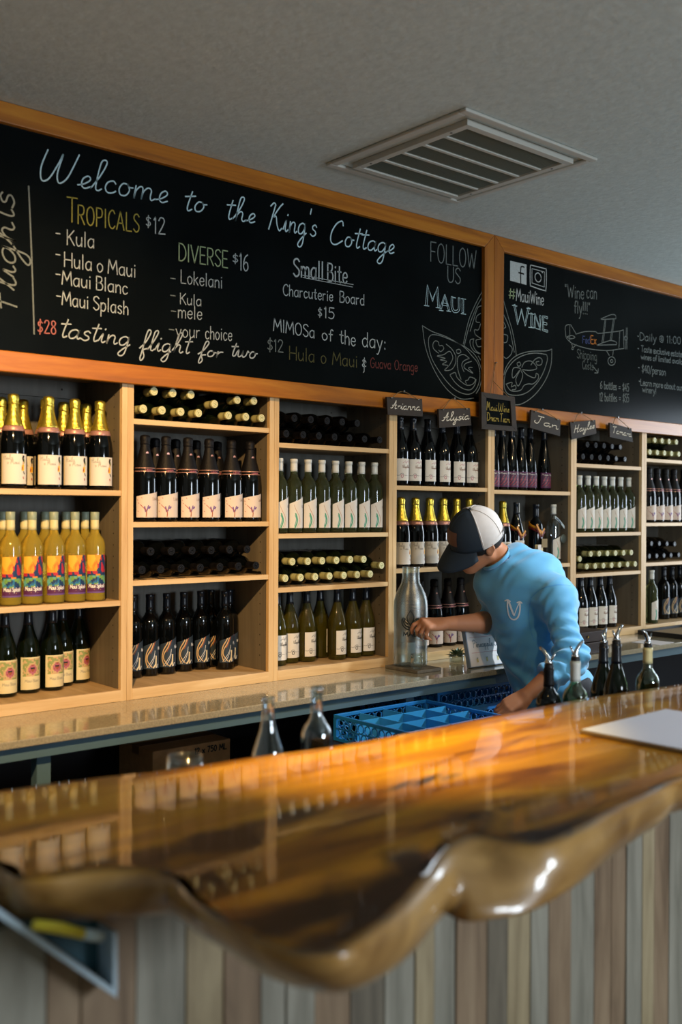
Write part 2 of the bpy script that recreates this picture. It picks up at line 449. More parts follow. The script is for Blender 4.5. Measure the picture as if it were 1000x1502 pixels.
# ---------------------------------------------------------------- hand lettering (own stroke alphabets)
def _g(w, s):
    out = []
    for st in s.split('|'):
        sm = st.startswith('~')
        pts = [tuple(map(float, q.split(','))) for q in st.lstrip('~').split()]
        out.append((sm, pts))
    return w, out
PR = {}
def _def(d):
    for line in d.strip().split('\n'):
        ch, w, s = line.strip().split(' ', 2)
        PR[ch] = _g(float(w), s)
_def('''
A 6 0,0 3,10 6,0|1.2,3.6 4.9,3.6
B 5 .3,0 .3,10|~.3,10 3.8,9.6 4.2,7 2.5,5.3 .3,5.2|~.3,5.2 4,5 5,2.6 3.8,.3 .3,0
C 5.2 ~5.2,8.3 3.6,10 1.2,8.6 .2,5 1.2,1.2 3.5,0 5.4,1.6
D 5.8 .3,0 .3,10|~.3,10 3.5,9.4 5.6,6 5.2,2.4 3,.3 .3,0
E 4.8 4.6,10 .3,10 .3,0 4.8,0|.3,5.2 4,5.2
F 4.8 4.8,10 .3,10 .3,0|.3,5.2 4,5.2
G 5.8 ~5.4,8.5 3.6,10 1.2,8.6 .2,5 1.2,1 3.6,0 5.4,2 5.5,4.4|5.8,4.5 3.4,4.5
H 5.8 .3,0 .3,10|5.6,0 5.6,10|.3,5 5.6,5
I 1.4 .7,0 .7,10
J 4 ~3.4,10 3.4,2 2.4,0 .6,.6 .2,2
K 5.2 .3,0 .3,10|5,10 .3,4.2|1.8,5.6 5.3,0
L 4.6 .3,10 .3,0 4.6,0
M 7 0,0 .8,10 3.5,3 6.2,10 7,0
N 5.8 .3,0 .3,10 5.6,0 5.6,10
O 6 ~3,10 .9,8.4 .2,5 1,1.4 3,0 5,1.4 5.8,5 5,8.6 3,10
P 5 .3,0 .3,10|~.3,10 3.8,9.7 4.8,7.5 3.7,5.2 .3,4.8
R 5.2 .3,0 .3,10|~.3,10 3.8,9.7 4.8,7.5 3.7,5.2 .3,4.8|2,4.9 5.2,0
S 4.8 ~4.7,8.6 3,10 .8,9 .6,7 2.6,5.3 4.5,3.6 4.3,1.2 2.2,0 .2,1.5
T 5.6 0,10 5.6,10|2.8,10 2.8,0
U 5.7 ~.3,10 .3,3 1.4,.3 3,0 4.6,.8 5.4,3 5.4,10
V 6 0,10 3,0 6,10
W 8 0,10 2,0 4,8 6,0 8,10
Y 5.6 0,10 2.8,5|5.6,10 2,0
a 4.5 ~4,5.4 2.2,6 .4,4.4 .3,1.6 1.7,0 3.4,1 4,3.4|4.1,6 4.1,0
b 4.4 .3,10 .3,0|~.3,3.5 1.6,5.9 3.6,5.4 4.2,3 3.2,.4 1.4,.1 .3,1.6
c 4 ~3.8,5 2.2,6 .6,4.8 .3,2.4 1.3,.2 2.8,.2 3.9,1.2
d 4.5 4.1,10 4.1,0|~4.1,4.6 2.4,6 .5,4.6 .3,2 1.6,0 3.2,.6 4.1,2.4
e 4.1 ~.4,3.2 3.8,3.4 3.6,5.4 2,6 .5,4.6 .3,2 1.6,.1 3,.3 3.9,1.4
f 3.2 ~3.4,9.2 2.4,10 1.4,8.8 1.3,5 1.3,0|0,5.8 3,5.8
g 4.5 ~4,5.4 2.2,6 .4,4.4 .3,1.6 1.7,0 3.4,1 4,3.4|~4.1,6 4.1,-2 2.8,-3.8 .8,-3
h 4.2 .3,10 .3,0|~.3,3.6 1.8,5.9 3.4,5.4 3.9,3.6 3.9,0
i 1.6 .8,6 .8,0|.7,8 .9,8.6
j 2.4 ~1.8,6 1.8,-2 .6,-3.6|1.7,8 1.9,8.6
k 4 .3,10 .3,0|3.6,6 .3,2.6|1.4,3.6 3.9,0
l 1.5 .7,10 .7,0
m 6.6 .3,6 .3,0|~.3,3.8 1.5,5.9 2.9,5.4 3.3,3.6 3.3,0|~3.3,3.8 4.5,5.9 5.9,5.4 6.3,3.6 6.3,0
n 4.2 .3,6 .3,0|~.3,3.6 1.8,5.9 3.4,5.4 3.9,3.6 3.9,0
o 4.4 ~2.2,6 .6,4.8 .3,2.6 1.2,.3 2.6,.1 4,1.8 4,4.4 2.2,6
p 4.4 .3,6 .3,-4|~.3,3.5 1.6,5.9 3.6,5.4 4.2,3 3.2,.4 1.4,.1 .3,1.6
q 4.5 ~4,5.4 2.2,6 .4,4.4 .3,1.6 1.7,0 3.4,1 4,3.4|4.1,6 4.1,-4
r 3.2 .3,6 .3,0|~.3,3.6 1.4,5.6 3,5.8
s 3.7 ~3.4,5.2 2,6 .6,5 .9,3.7 2.6,2.7 3.4,1.3 2.2,0 .3,.9
t 3.3 ~1.6,9 1.5,2 2.2,.1 3.4,.6|0,6 3.2,6
u 4.3 ~.3,6 .3,2 1.4,.1 3,.7 4,3|4,6 4,0
v 4 0,6 2,0 4,6
w 6 0,6 1.6,0 3,5 4.5,0 6,6
x 4 0,6 4,0|4,6 0,0
y 4.2 0,6 2.2,.4|~4.2,6 2.4,0 1,-3.6 0,-3.8
z 3.8 .2,6 3.6,6 .2,0 3.8,0
0 4.8 ~2.4,10 .7,8 .3,5 .8,1.6 2.4,0 4,1.6 4.5,5 4,8.4 2.4,10
1 2 .3,8 1.4,10 1.4,0
2 4.8 ~.4,8 1.6,9.9 3.6,9.6 4.2,7.6 2.6,4 .3,0|.3,0 4.8,.2
3 4.6 ~.5,9 2.2,10 4,8.6 3.6,6.2 2,5.4 4,4.6 4.4,2.2 2.8,.1 .4,.8
4 4.8 3.4,10 .3,3.4 4.8,3.4|3.6,6 3.4,0
5 4.6 4.4,10 1,10 .7,5.8|~.7,5.6 2.8,6.2 4.4,4.2 3.8,1 2,0 .3,.8
6 4.6 ~4,9.6 1.8,8 .5,4.6 .6,1.6 2.2,0 4.2,1.4 4,4.2 2.4,5.2 .7,3.6
7 4.4 .2,10 4.4,10 1.4,0
8 4.6 ~2.4,5.4 .8,7 1,9.4 2.6,10 4,8.8 3.6,6.6 1,4.2 .4,2 1.6,.1 3.4,.2 4.4,2.2 3.4,4.6 2.4,5.4
9 4.6 ~4.2,8 2.4,10 .6,8.4 .8,5.8 2.6,5 4.2,7|4.3,8.5 3.8,0
$ 4.6 ~4.3,7.8 2.6,8.8 .8,7.8 1,6 3.6,4.2 4.2,2.4 2.4,.8 .3,2|2.4,10.5 2.2,-1
# 6 1.6,9 1,1|4.4,9 3.8,1|.4,6.6 5.6,6.8|0,3.4 5.2,3.6
- 4 .4,4 3.4,4
' 1.4 .8,10 .6,8
" 2.4 .6,10 .5,8.2|1.7,10 1.6,8.2
! 1.6 .8,10 .8,3|.7,.8 .9,.2
: 1.8 .8,5.4 .9,4.6|.8,1 .9,.2
. 1.5 .7,.6 .8,0
, 1.5 .9,.8 .5,-1.2
/ 4 0,-1 4,10
= 5 .5,5 4.5,5|.5,2.6 4.5,2.6
@ 6 ~4.2,5.4 3,6.4 2,4.6 2.6,2.8 4,3.6 4.4,6 4.4,3 5.6,3.6 5.4,7 3,8.8 .6,6.4 .8,2 3.4,.2 5.2,1.2
& 5.5 ~4,6.4 2.6,8.6 1.2,7.4 2.4,5.2 4.4,6 2.4,5 .8,3.4 1.6,1.8 4,2.4|2.6,10.4 2.4,-3 1.6,-4
+ 4.6 2.3,7 2.3,2|.2,4.5 4.4,4.5
''')
# joined-up writing: (width, main stroke, extra strokes)
CU = {}
def _defc(d):
    for line in d.strip().split('\n'):
        ch, w, s = line.strip().split(' ', 2)
        sts = s.split('|')
        CU[ch] = (float(w), [tuple(map(float, q.split(','))) for q in sts[0].split()], [[tuple(map(float, q.split(','))) for q in st.split()] for st in sts[1:]])
_defc('''
a 4.2 3.3,3.5 2.2,4.1 .8,3.4 .3,1.8 .9,.2 2.2,.3 3.2,2 3.4,4 3.2,1.2 3.7,.1 4.4,.8
b 4 0,.8 1.6,5 2.5,9 1.8,10 1,8.5 .9,1.2 1.8,0 3.2,1 3.2,3.2 2.2,3.6 3.4,2.8 4,3
c 3.4 3,3.2 2.2,4 .9,3.2 .6,1.4 1.4,.1 2.6,.2 3.4,.9
d 4.4 3.3,3.5 2.2,4.1 .8,3.4 .3,1.8 .9,.2 2.2,.3 3.2,2 4,9.8 3.4,1.4 3.9,.1 4.6,.8
e 3.2 0,.7 1.6,1.5 2.8,3 2.1,4 1,3 .9,1 1.8,.1 3.2,.8
f 3.2 0,.8 1.8,4 2.9,8.5 2.2,10 1.4,8.5 1.3,0 1.2,-4 1.9,-5 2.6,-3 1.6,0 3.2,.9
g 4.2 3.3,3.5 2.2,4.1 .8,3.4 .3,1.8 .9,.2 2.2,.3 3.2,2 3.4,4 3.3,-3 2.2,-4.8 1,-4 2,-2 4.4,.7
h 4.8 0,.8 1.8,5 2.7,9 2,10 1.2,8.5 1,0 1.2,2.4 2.3,4 3.2,3.2 3.2,1 3.9,.1 4.8,.8
i 2.4 0,.8 1,4 1,1.2 1.6,.1 2.4,.8|1.3,6 1.5,6.4
k 4.6 0,.8 1.8,5 2.6,9 1.9,10 1.1,8.5 1,0 1.2,2.2 2.6,4 3.2,3 1.6,2 3.4,.1 4.6,.8
l 2.6 0,.8 1.6,5 2.5,9 1.8,10 1,8.5 1,1.4 1.7,.1 2.6,.8
m 6.2 .4,4 .5,0 .7,2.4 1.6,3.9 2.4,3.3 2.5,0 2.7,2.4 3.7,3.9 4.7,3.3 4.8,1 5.3,.1 6.2,.8
n 4.2 .4,4 .5,0 .7,2.4 1.7,3.9 2.8,3.4 2.9,1 3.4,.1 4.2,.8
o 4 2.4,3.8 1.2,3.8 .5,2 1.1,.2 2.5,.2 3.2,2 2.4,3.8 3,3 4,3
r 2.9 .4,4 .5,0 .6,2.2 1.4,3.6 2.6,3.8
s 3.2 2.9,3.5 2,4.2 .9,3.5 1.2,2.5 2.5,1.8 2.8,.7 1.6,-.1 .2,.6
t 2.6 1.5,8 1.1,2 1.6,.1 2.6,.8|-.3,5.8 2.8,6.2
u 4.6 0,.8 .8,4 .8,1.3 1.6,.1 2.8,1.4 3.2,4 3.2,1.2 3.8,.1 4.6,.8
p 4.4 0,.8 1,4 .9,-4.6 1,2 2,3.8 3.2,2.6 2.6,.4 1.2,.3 2.6,.1 4.4,.8
w 5.8 0,2.6 .7,4 .9,1 1.7,.1 2.7,1.2 2.9,3.8 3,1 3.8,.1 4.8,1.4 5.1,4 5.8,3.2
y 4.4 0,.8 .8,4 .8,1.3 1.6,.1 2.8,1.4 3.3,4 3.1,-3 2.1,-4.8 1,-4 2,-2 4.4,.7
W 8.6 .4,9.6 -.2,4 .6,.2 2.2,1 3.6,6 4.2,9 3.9,3 4.8,.2 6.4,2 7.4,6.5 8,10
K 6 1.6,9 0,0|-.6,8.4 .8,9.8 1.8,9|5,10 3.6,8.4 1.5,4.8 2.6,5 3.6,2 5,0 6,1
C 5.6 4.8,8 4,9.8 2,8.4 .6,4.6 1,1 3,0 5.6,2
A 5.4 -.6,1 .8,1 2.6,6 3.6,9.8 3.7,5 3.8,.4 5.4,.8|.6,4 4.8,4.6
J 4.6 1.2,9.4 4.4,9.6|3,9.5 2.6,3 1.8,.2 .2,1.4 .4,3
H 5.8 1,9.6 .4,0|4.6,9.8 4,1 4.6,.1 5.8,.8|.2,4.8 5,5.4
T 5 0,9 5,9.8|2.8,9.4 2,0
M 7 0,0 1,9.4 1.6,9 2.6,3 4.6,9.4 5.2,3 5.8,.1 7,.8
D 6 1,9.6 .6,.2|0,9.4 3.6,9 5.4,5.6 4.4,1.4 .4,0
S 5 4.2,8.4 3,9.8 1.4,8.4 2,6 3.8,3.6 3.4,.8 1.2,0 0,1.4
P 4.6 1.2,9.4 .6,0|0,8.4 2.4,9.9 4.4,8.2 3.4,5.6 1,4.6
B 5 1.2,9.4 .6,0|0,9 3,9.8 4.2,8 2.6,5.4 1,5.2 4,4.8 4.6,2 2.8,0 .4,.2
F 4.6 0,9 4.8,9.6|2.2,9.4 1.8,0|.6,5 3.8,5.4
L 4.6 1.2,9.6 .8,.6 4.6,.2
U 5.4 .4,9 .6,2 2,.2 3.8,2 4.4,9.4 4.4,1 5.4,.8
R 5 1,9.4 .6,0|0,8.6 2.6,9.8 4.2,8 2.8,5.6 1,5.2 3,3 4,.2 5,.8
' 1.6 .9,10 .7,8
''')
def smooth(pts, n=7):
    if len(pts) < 3:
        return pts
    P = [pts[0]] + list(pts) + [pts[-1]]
    out = []
    for i in range(1, len(P)-2):
        p0, p1, p2, p3 = (np.array(P[i+k], float) for k in (-1, 0, 1, 2))
        for j in range(n):
            t = j/n
            out.append(tuple(0.5*((2*p1)+(-p0+p2)*t+(2*p0-5*p1+4*p2-p3)*t*t+(-p0+3*p1-3*p2+p3)*t**3)))
    out.append(tuple(pts[-1]))
    return out
def strokes_of(text, font='print', gap=1.3, space=4.0, slant=0.0, res=6):
    """-> (list of polylines in font units, total width)"""
    out = []; x = 0.0
    if font == 'print':
        for ch in text:
            if ch == ' ':
                x += space; continue
            w, sts = PR.get(ch) or PR[ch.upper()]
            for sm, pts in sts:
                q = [(px+x, py) for px, py in pts]
                out.append(smooth(q, res) if sm else q)
            x += w+gap
        x -= gap
    else:
        run = []
        def flush():
            if len(run) > 1:
                out.append(smooth(run, res))
            run.clear()
        for ch in text:
            if ch == ' ':
                flush(); x += space; continue
            w, main, extra = CU[ch]
            if ch.isupper() or ch == "'":
                flush()
                out.append(smooth([(px+x, py) for px, py in main], res))
            else:
                if ch in 'acdgoqtsirnm':
                    flush()
                run.extend((px+x, py) for px, py in main)
            for e in extra:
                out.append(smooth([(px+x, py) for px, py in e], res))
            x += w + (0.7 if ch.isupper() else 0.25)
        flush()
    if slant:
        out = [[(a+slant*b, b) for a, b in s] for s in out]
    return out, x
def write(mb, text, A, B, h, w, fn, mi=0, font='print', outline=False, **kw):
    """text along A->B (plane coords (a,b)), cap height h straight up"""
    sts, W = strokes_of(text, font, **kw)
    ax, az = A; bx, bz = B
    for st in sts:
        pts = [(ax+(bx-ax)*p/W, az+(bz-az)*p/W+h*q/10) for p, q in st]
        if outline:
            p = np.array(pts, float); t = np.gradient(p, axis=0); l = np.hypot(t[:, 0], t[:, 1]); l[l < 1e-9] = 1
            nn = np.stack((-t[:, 1], t[:, 0]), 1)/l[:, None]*outline
            c = np.concatenate((p+nn, (p-nn)[::-1], (p+nn)[:1]))
            mb.ribbon(c, w, fn, mi)
        else:
            mb.ribbon(pts, w, fn, mi)

# ---------------------------------------------------------------- chalkboards
YBD = 3.288      # drawing surface
def chalkboard(label, x0, x1, parts_fn):
    t = thing('chalkboard', label, 'chalkboard', ((x0+x1)/2, 3.30, 2.05))
    z0, z1, zi0, zi1, w = 2.051, 2.941, 2.121, 2.872, 0.0705
    MB().box(x0+0.01, x1-0.01, YBD+0.0007, YS-0.0012, z0+0.01, z1-0.003).build('slate_panel', 'slate', t)
    y0, y1 = 3.268, YS-0.0008
    fn = lambda a, b, d: (a, d, b)
    e = 0.0008
    MB().prism([(x0+e, z0), (x1-e, z0), (x1-w, zi0), (x0+w, zi0)], y0, y1, fn).build('frame_rail', 'cherry_x', t, bevel=0.003)
    MB().prism([(x0+e, z1), (x0+w, zi1), (x1-w, zi1), (x1-e, z1)], y0, y1, fn).build('frame_rail', 'cherry_x', t, bevel=0.003)
    MB().prism([(x0+e, z0+e), (x0+w-e, zi0+e), (x0+w-e, zi1-e), (x0+e, z1-e)], y0, y1, fn).build('frame_stile', 'cherry_z', t, bevel=0.003)
    MB().prism([(x1-e, z0+e), (x1-e, z1-e), (x1-w+e, zi1-e), (x1-w+e, zi0+e)], y0, y1, fn).build('frame_stile', 'cherry_z', t, bevel=0.003)
    # top packing strip up to the plaster and the fixing plane behind the panel
    MB().box(x0+0.01, x1-0.01, YS-0.0011, YW-0.001, ZT+0.004, ZT+0.03).build('support_batten', 'ply_back', t)
    parts_fn(t)
    return t
bfn = lambda a, b: (a, YBD-0.0001, b)
def bp(u, v):
    p = at_y(u, v, YBD); return (p.x, p.z)
def bw(u, px):
    return px*(YBD/ray(u, 600)[1])/FPX
CH = ['chalk', 'chalk_blue', 'chalk_dim', 'chalk_faint', 'chalk_yellow', 'chalk_olive', 'chalk_green', 'chalk_pink', 'chalk_red', 'chalk_navy', 'chalk_orange', 'slate']
CI = {c.replace('chalk_', ''): i for i, c in enumerate(CH)}
def chalk(mb, text, p0, p1, hpx, col='chalk', wpx=1.7, font='print', **kw):
    A, B = bp(*p0), bp(*p1)
    um, vm = (p0[0]+p1[0])/2, (p0[1]+p1[1])/2
    if kw.pop('mark', True): mb.marks.append(len(mb.f))
    h = bp(um, vm-hpx)[1]-bp(um, vm)[1]
    ol = kw.pop('outline_px', 0)
    write(mb, text, A, B, h, bw(um, wpx), bfn, CI[col], font, outline=bw(um, ol) if ol else False, **kw)
def chline(mb, pts, org=(0, 0), sc=1.0, col='chalk', wpx=1.4, sm=True):
    q = [bp(org[0]+a/sc, org[1]+b/sc) for a, b in pts]
    if sm and len(q) > 2: q = smooth(q, 5)
    mb.ribbon(q, bw(org[0]+pts[0][0]/sc, wpx), bfn, CI[col])

def left_board(t):
    m = MB()
    c = dict(font='cursive', col='blue', wpx=2.0, slant=0.18)
    chalk(m, 'Welcome', (57, 264), (246, 299), 47, **c)
    chalk(m, 'to', (268, 309), (302, 311), 36, **c)
    chalk(m, 'the', (330, 321), (374, 328), 36, **c)
    chalk(m, "King's", (394, 336), (464, 347), 40, **c)
    chalk(m, 'Cottage', (481, 357), (578, 373), 36, **c)
    m.build('title_lettering', CH, t)
    m = MB()
    chalk(m, 'T', (98, 325), (113, 327), 36, 'yellow', 1.7)
    chalk(m, 'ROPICALS', (114, 328), (204, 341), 27, 'yellow', 1.7, gap=1.6)
    chalk(m, '$', (214, 332), (221, 333), 16, 'chalk', 1.5)
    chalk(m, '12', (225, 342), (242, 344), 24, 'chalk', 1.7)
    for d, txt, a, b, h in (((82, 342), 'Kula', (98, 359), (138, 364), 22), ((82, 373), 'Hula o Maui', (94, 391), (199, 407), 21), ((82, 402), 'Maui Blanc', (91, 417), (187, 432), 20), ((83, 434), 'Maui Splash', (91, 447), (188, 462), 20)):
        m.marks.append(len(m.f)); chline(m, [d, (d[0]+6, d[1]+1)]); chalk(m, txt, a, b, h, 'chalk', 1.5, mark=False, space=2.6)
    chalk(m, 'DIVERSE', (262, 382), (334, 393), 25, 'green', 1.7)
    chalk(m, '$', (341, 385), (349, 386), 13, 'chalk', 1.4)
    chalk(m, '16', (351, 396), (364, 398), 25, 'chalk', 1.7)
    for d, txt, a, b, h in (((250, 408), 'Lokelani', (265, 415), (326, 423), 19), ((250, 433), 'Kula', (264, 446), (295, 449), 16), ((251, 456), 'mele', (261, 466), (296, 469), 19), ((248, 483), 'your', (258, 494), (293, 496), 19), (None, 'choice', (301, 497), (340, 500), 19)):
        m.marks.append(len(m.f))
        if d: chline(m, [d, (d[0]+7, d[1]+1)], col='dim')
        chalk(m, txt, a, b, h, 'chalk', 1.3, mark=False)
    m.marks.append(len(m.f)); chline(m, [(42, 273), (45, 340), (48, 420), (50, 490)], wpx=2.2, col='dim')
    m.build('menu_lettering', CH, t)
    m = MB()
    chalk(m, '$28', (55, 488), (82, 490), 19, 'pink', 1.6)
    c = dict(font='cursive', col='chalk', wpx=1.9, slant=0.22)
    chalk(m, 'tasting', (86, 494), (190, 508), 33, **c)
    chalk(m, 'flight', (204, 513), (278, 519), 30, **c)
    chalk(m, 'for', (290, 521), (326, 525), 22, **c)
    chalk(m, 'two', (337, 522), (376, 526), 24, **c)
    # sideways heading at the left end, read from bottom to top
    m.marks.append(len(m.f))
    sts, W = strokes_of('Flights', 'cursive', slant=0.1)
    (ax, az), (bx, bz) = bp(25, 462), bp(20, 284)
    hh = (bp(27, 400)[0]-bp(-20, 400)[0])
    for st in sts:
        m.ribbon([(ax+(bx-ax)*p/W-hh*q/10, az+(bz-az)*p/W) for p, q in st], bw(20, 2.6), bfn, CI['dim'])
    m.build('flight_lettering', CH, t)
    m = MB()
    chalk(m, 'Small', (430, 405), (474, 410), 26, 'chalk', 2.4)
    chalk(m, 'Bite', (480, 412), (509, 416), 26, 'chalk', 2.2)
    m.marks.append(len(m.f)); chline(m, [(443, 403.5), (518, 417.5)], wpx=1.0, sm=False); chline(m, [(444, 407), (517, 421)], wpx=0.9, sm=False)
    chalk(m, 'Charcuterie', (415, 433), (488, 442), 16, 'chalk', 1.4)
    chalk(m, 'Board', (498, 443), (534, 448), 16, 'chalk', 1.4)
    chalk(m, '$', (466, 464), (472, 465), 13, 'chalk', 1.3); chalk(m, '15', (475, 466), (490, 468), 16, 'chalk', 1.5)
    chalk(m, 'MIMOSa', (401, 485), (461, 496), 18, 'chalk', 1.5)
    chalk(m, 'of', (472, 498), (488, 501), 17, 'chalk', 1.5); chalk(m, 'the', (498, 503), (521, 508), 20, 'chalk', 1.5)
    chalk(m, 'day:', (531, 508), (566, 513), 21, 'chalk', 1.5)
    chalk(m, '$12', (392, 514), (415, 517), 18, 'dim', 1.5)
    chalk(m, 'Hula o Maui', (424, 527), (524, 539), 19, 'olive', 1.5)
    chalk(m, '&', (530, 540), (539, 541), 15, 'chalk', 1.2)
    chalk(m, 'Guava Orange', (543, 539), (612, 545), 14, 'red', 1.4)
    m.build('special_lettering', CH, t)
    m = MB()
    chalk(m, 'FOLLOW', (631, 383), (698, 395), 28, 'dim', 1.5)
    chalk(m, 'US', (656, 413), (675, 417), 23, 'dim', 1.5)
    chalk(m, 'M', (625, 448), (643, 451), 29, 'blue', 0.7, outline_px=1.8)
    for a, b in (((622, 448), (629, 449)), ((639, 451), (646, 452))):
        chline(m, [a, b], col='blue', wpx=1.0, sm=False)
    chalk(m, 'AUI', (646, 453), (680, 459), 21, 'blue', 0.7, outline_px=1.7, gap=1.8)
    for a, b in (((644, 455), (650, 456)), ((655, 456), (661, 457)), ((676, 460), (683, 461)), ((663, 436), (668, 437)), ((676, 438), (683, 439))):
        chline(m, [a, b], col='blue', wpx=1.0, sm=False)
    m.build('follow_lettering', CH, t)
    m = MB()
    Z = dict(org=(610, 420), sc=4.545, col='dim', wpx=1.1)
    for pts in (
        [(42, 262), (60, 390), (95, 500), (150, 610), (220, 700), (300, 750), (385, 745)],
        [(42, 262), (110, 302), (200, 335), (290, 385), (330, 405), (390, 455), (425, 520), (440, 590), (425, 670), (400, 715)],
        [(100, 325), (85, 345), (85, 400), (105, 480), (150, 560), (210, 640), (270, 695), (340, 720), (390, 700), (420, 640), (425, 570), (410, 510), (370, 460), (320, 405), (250, 365), (170, 332), (120, 322), (100, 325)],
        [(150, 445), (120, 420), (112, 390), (125, 365), (148, 370), (155, 395), (175, 395), (185, 415), (165, 435), (150, 425)],
        [(200, 385), (240, 420), (265, 470), (260, 520), (235, 555), (190, 560), (215, 530), (175, 520), (205, 500), (160, 490), (195, 480), (140, 465), (185, 455), (215, 435), (232, 440), (245, 480), (220, 530)],
        [(268, 425), (290, 420), (298, 440), (275, 447), (268, 425)],
        [(355, 480), (320, 455), (285, 465), (275, 500), (280, 560), (300, 620)],
        [(355, 480), (315, 500), (305, 530), (320, 570)],
        [(370, 500), (330, 515), (320, 540), (345, 560), (380, 580), (350, 545), (375, 540)],
        [(225, 590), (260, 575), (275, 610), (320, 650), (350, 660), (380, 650), (395, 620), (360, 605), (345, 625), (330, 630), (335, 650)],
        [(225, 590), (260, 640), (310, 680), (360, 690), (390, 660), (400, 620)],
        [(440, 35), (400, 110), (360, 200), (335, 290), (315, 385)], [(448, 60), (405, 135), (370, 220), (345, 300), (322, 395)],
        [(435, 130), (410, 145), (385, 220), (360, 300)], [(430, 180), (405, 200), (400, 235), (425, 240)],
        [(430, 250), (415, 290), (390, 290), (395, 320), (420, 340), (435, 350), (400, 360), (410, 400), (435, 400)],
        [(385, 350), (360, 360), (365, 400), (390, 435), (430, 450), (400, 430), (380, 390), (385, 350)], [(415, 465), (430, 490)]):
        chline(m, pts, **Z)
    m.build('leaf_drawing', CH, t)

def right_board(t):
    m = MB(); m.marks.append(0)
    q = lambda *ps: [bp(*p) for p in ps]
    m.poly(q((748, 382.5), (748, 411.5), (772, 418), (772, 388)), bfn, CI['chalk'])
    fn2 = lambda a, b: (a, YBD-0.0004, b)
    fpts = [(768.5, 392), (765.5, 391), (763.5, 394), (763.5, 415)]
    m.ribbon(smooth(q(*fpts), 5), bw(765, 2.2), fn2, CI['slate'])
    m.ribbon(q((760.5, 400), (768, 402)), bw(765, 2.2), fn2, CI['slate'])
    chline(m, [(779, 389), (777.5, 392), (777.5, 417), (780, 420), (798, 426), (800.5, 424), (801, 396), (799, 394), (779, 389)], wpx=1.4)
    ctr = bp(789, 407); r = bw(789, 6.5)
    m.ribbon([(ctr[0]+1.1*r*math.cos(a*math.pi/12), ctr[1]+r*math.sin(a*math.pi/12)) for a in range(25)], bw(789, 1.4), bfn, CI['chalk'])
    chline(m, [(780, 394), (780, 415), (798, 421), (798.5, 399), (780, 394)], wpx=0.9, sm=False)
    m.ribbon(q((794.5, 398.5), (795.5, 400)), bw(790, 1.8), bfn, CI['chalk'])
    chalk(m, '#', (746, 439), (756, 441), 18, 'green', 1.4)
    chalk(m, 'MauiWine', (757, 441), (797, 448), 18, 'chalk', 1.3)
    chalk(m, 'W', (754, 474), (775, 478), 27, 'blue', 0.7, outline_px=1.7)
    chalk(m, 'INE', (778, 479), (803, 486), 20, 'blue', 0.7, outline_px=1.6, gap=2.2)
    for a, b in (((751, 448), (758, 449)), ((772, 452), (778, 453)), ((775, 480), (783, 481)), ((775, 460), (783, 461)), ((786, 482), (791, 483))):
        chline(m, [a, b], col='blue', wpx=0.9, sm=False)
    m.build('handle_lettering', CH, t)
    m = MB()
    Z = dict(org=(610, 420), sc=4.545, col='dim', wpx=1.1)
    for pts in (
        [(585, 100), (610, 190), (640, 290), (660, 390), (668, 460)], [(585, 190), (620, 270), (640, 360), (655, 440)], [(585, 240), (598, 270), (585, 280)],
        [(585, 320), (610, 330), (605, 370), (585, 375)], [(620, 390), (640, 410), (635, 450), (605, 480), (585, 470)],
        [(905, 418), (870, 430), (780, 432), (710, 445), (650, 475), (605, 530), (585, 590)],
        [(905, 418), (900, 520), (870, 610), (820, 690), (760, 750), (700, 785), (650, 790)],
        [(870, 455), (800, 445), (730, 455), (660, 490), (610, 550), (590, 610), (590, 680), (620, 720), (690, 725), (750, 700), (810, 640), (850, 570), (875, 490), (870, 455)],
        [(690, 560), (650, 610), (640, 590), (650, 545), (690, 545), (700, 560)], [(690, 565), (665, 620), (680, 665), (705, 620), (710, 585), (700, 565)],
        [(710, 560), (740, 590), (790, 610), (800, 580)], [(710, 555), (760, 560), (805, 545), (770, 500), (725, 505), (705, 540)],
        [(672, 512), (690, 505), (698, 525), (680, 532), (672, 512)], [(765, 525), (790, 490), (820, 475), (840, 490), (835, 520), (810, 525), (800, 505), (820, 500)],
        [(800, 580), (815, 590), (812, 620), (780, 650), (750, 650), (720, 660), (700, 690), (660, 700), (625, 690), (600, 650)],
        [(605, 650), (640, 640), (635, 670), (660, 660), (665, 685), (640, 690)]):
        chline(m, pts, **Z)
    m.build('leaf_drawing', CH, t)
    m = MB()
    chalk(m, '"Wine', (828, 436), (856, 439), 19, 'dim', 1.1); chalk(m, 'can', (860, 437), (875, 439), 19, 'dim', 1.1)
    chalk(m, 'fly!!!"', (842, 459), (865, 462), 18, 'dim', 1.2)
    m.build('quote_lettering', CH, t)
    m = MB()
    Z = dict(org=(810, 400), sc=5.263, col='dim', wpx=1.0)
    for pts in (
        [(105, 500), (150, 545), (250, 580), (350, 597), (440, 600), (510, 590)], [(180, 475), (250, 455), (330, 455), (355, 468), (440, 460), (520, 450), (548, 440)],
        [(105, 500), (100, 415), (135, 400)], [(140, 400), (185, 475)], [(110, 495), (150, 485), (175, 500), (140, 510), (110, 495)],
        [(370, 358), (450, 325), (485, 328), (490, 355)], [(490, 355), (400, 360), (370, 358)], [(340, 560), (440, 525), (490, 535), (495, 555)]):
        chline(m, pts, **Z)
    for pts in ([(520, 450), (512, 590)], [(548, 440), (552, 585), (510, 590)], [(135, 400), (133, 530)], [(405, 365), (382, 540)], [(412, 365), (392, 540)], [(470, 360), (445, 525)], [(478, 360), (455, 525)], [(495, 555), (340, 560)],
                [(570, 425), (565, 590)], [(578, 425), (574, 590)], [(415, 600), (440, 640)], [(470, 600), (465, 640)], [(150, 550), (155, 580)], [(185, 555), (160, 578)]):
        chline(m, pts, sm=False, **Z)
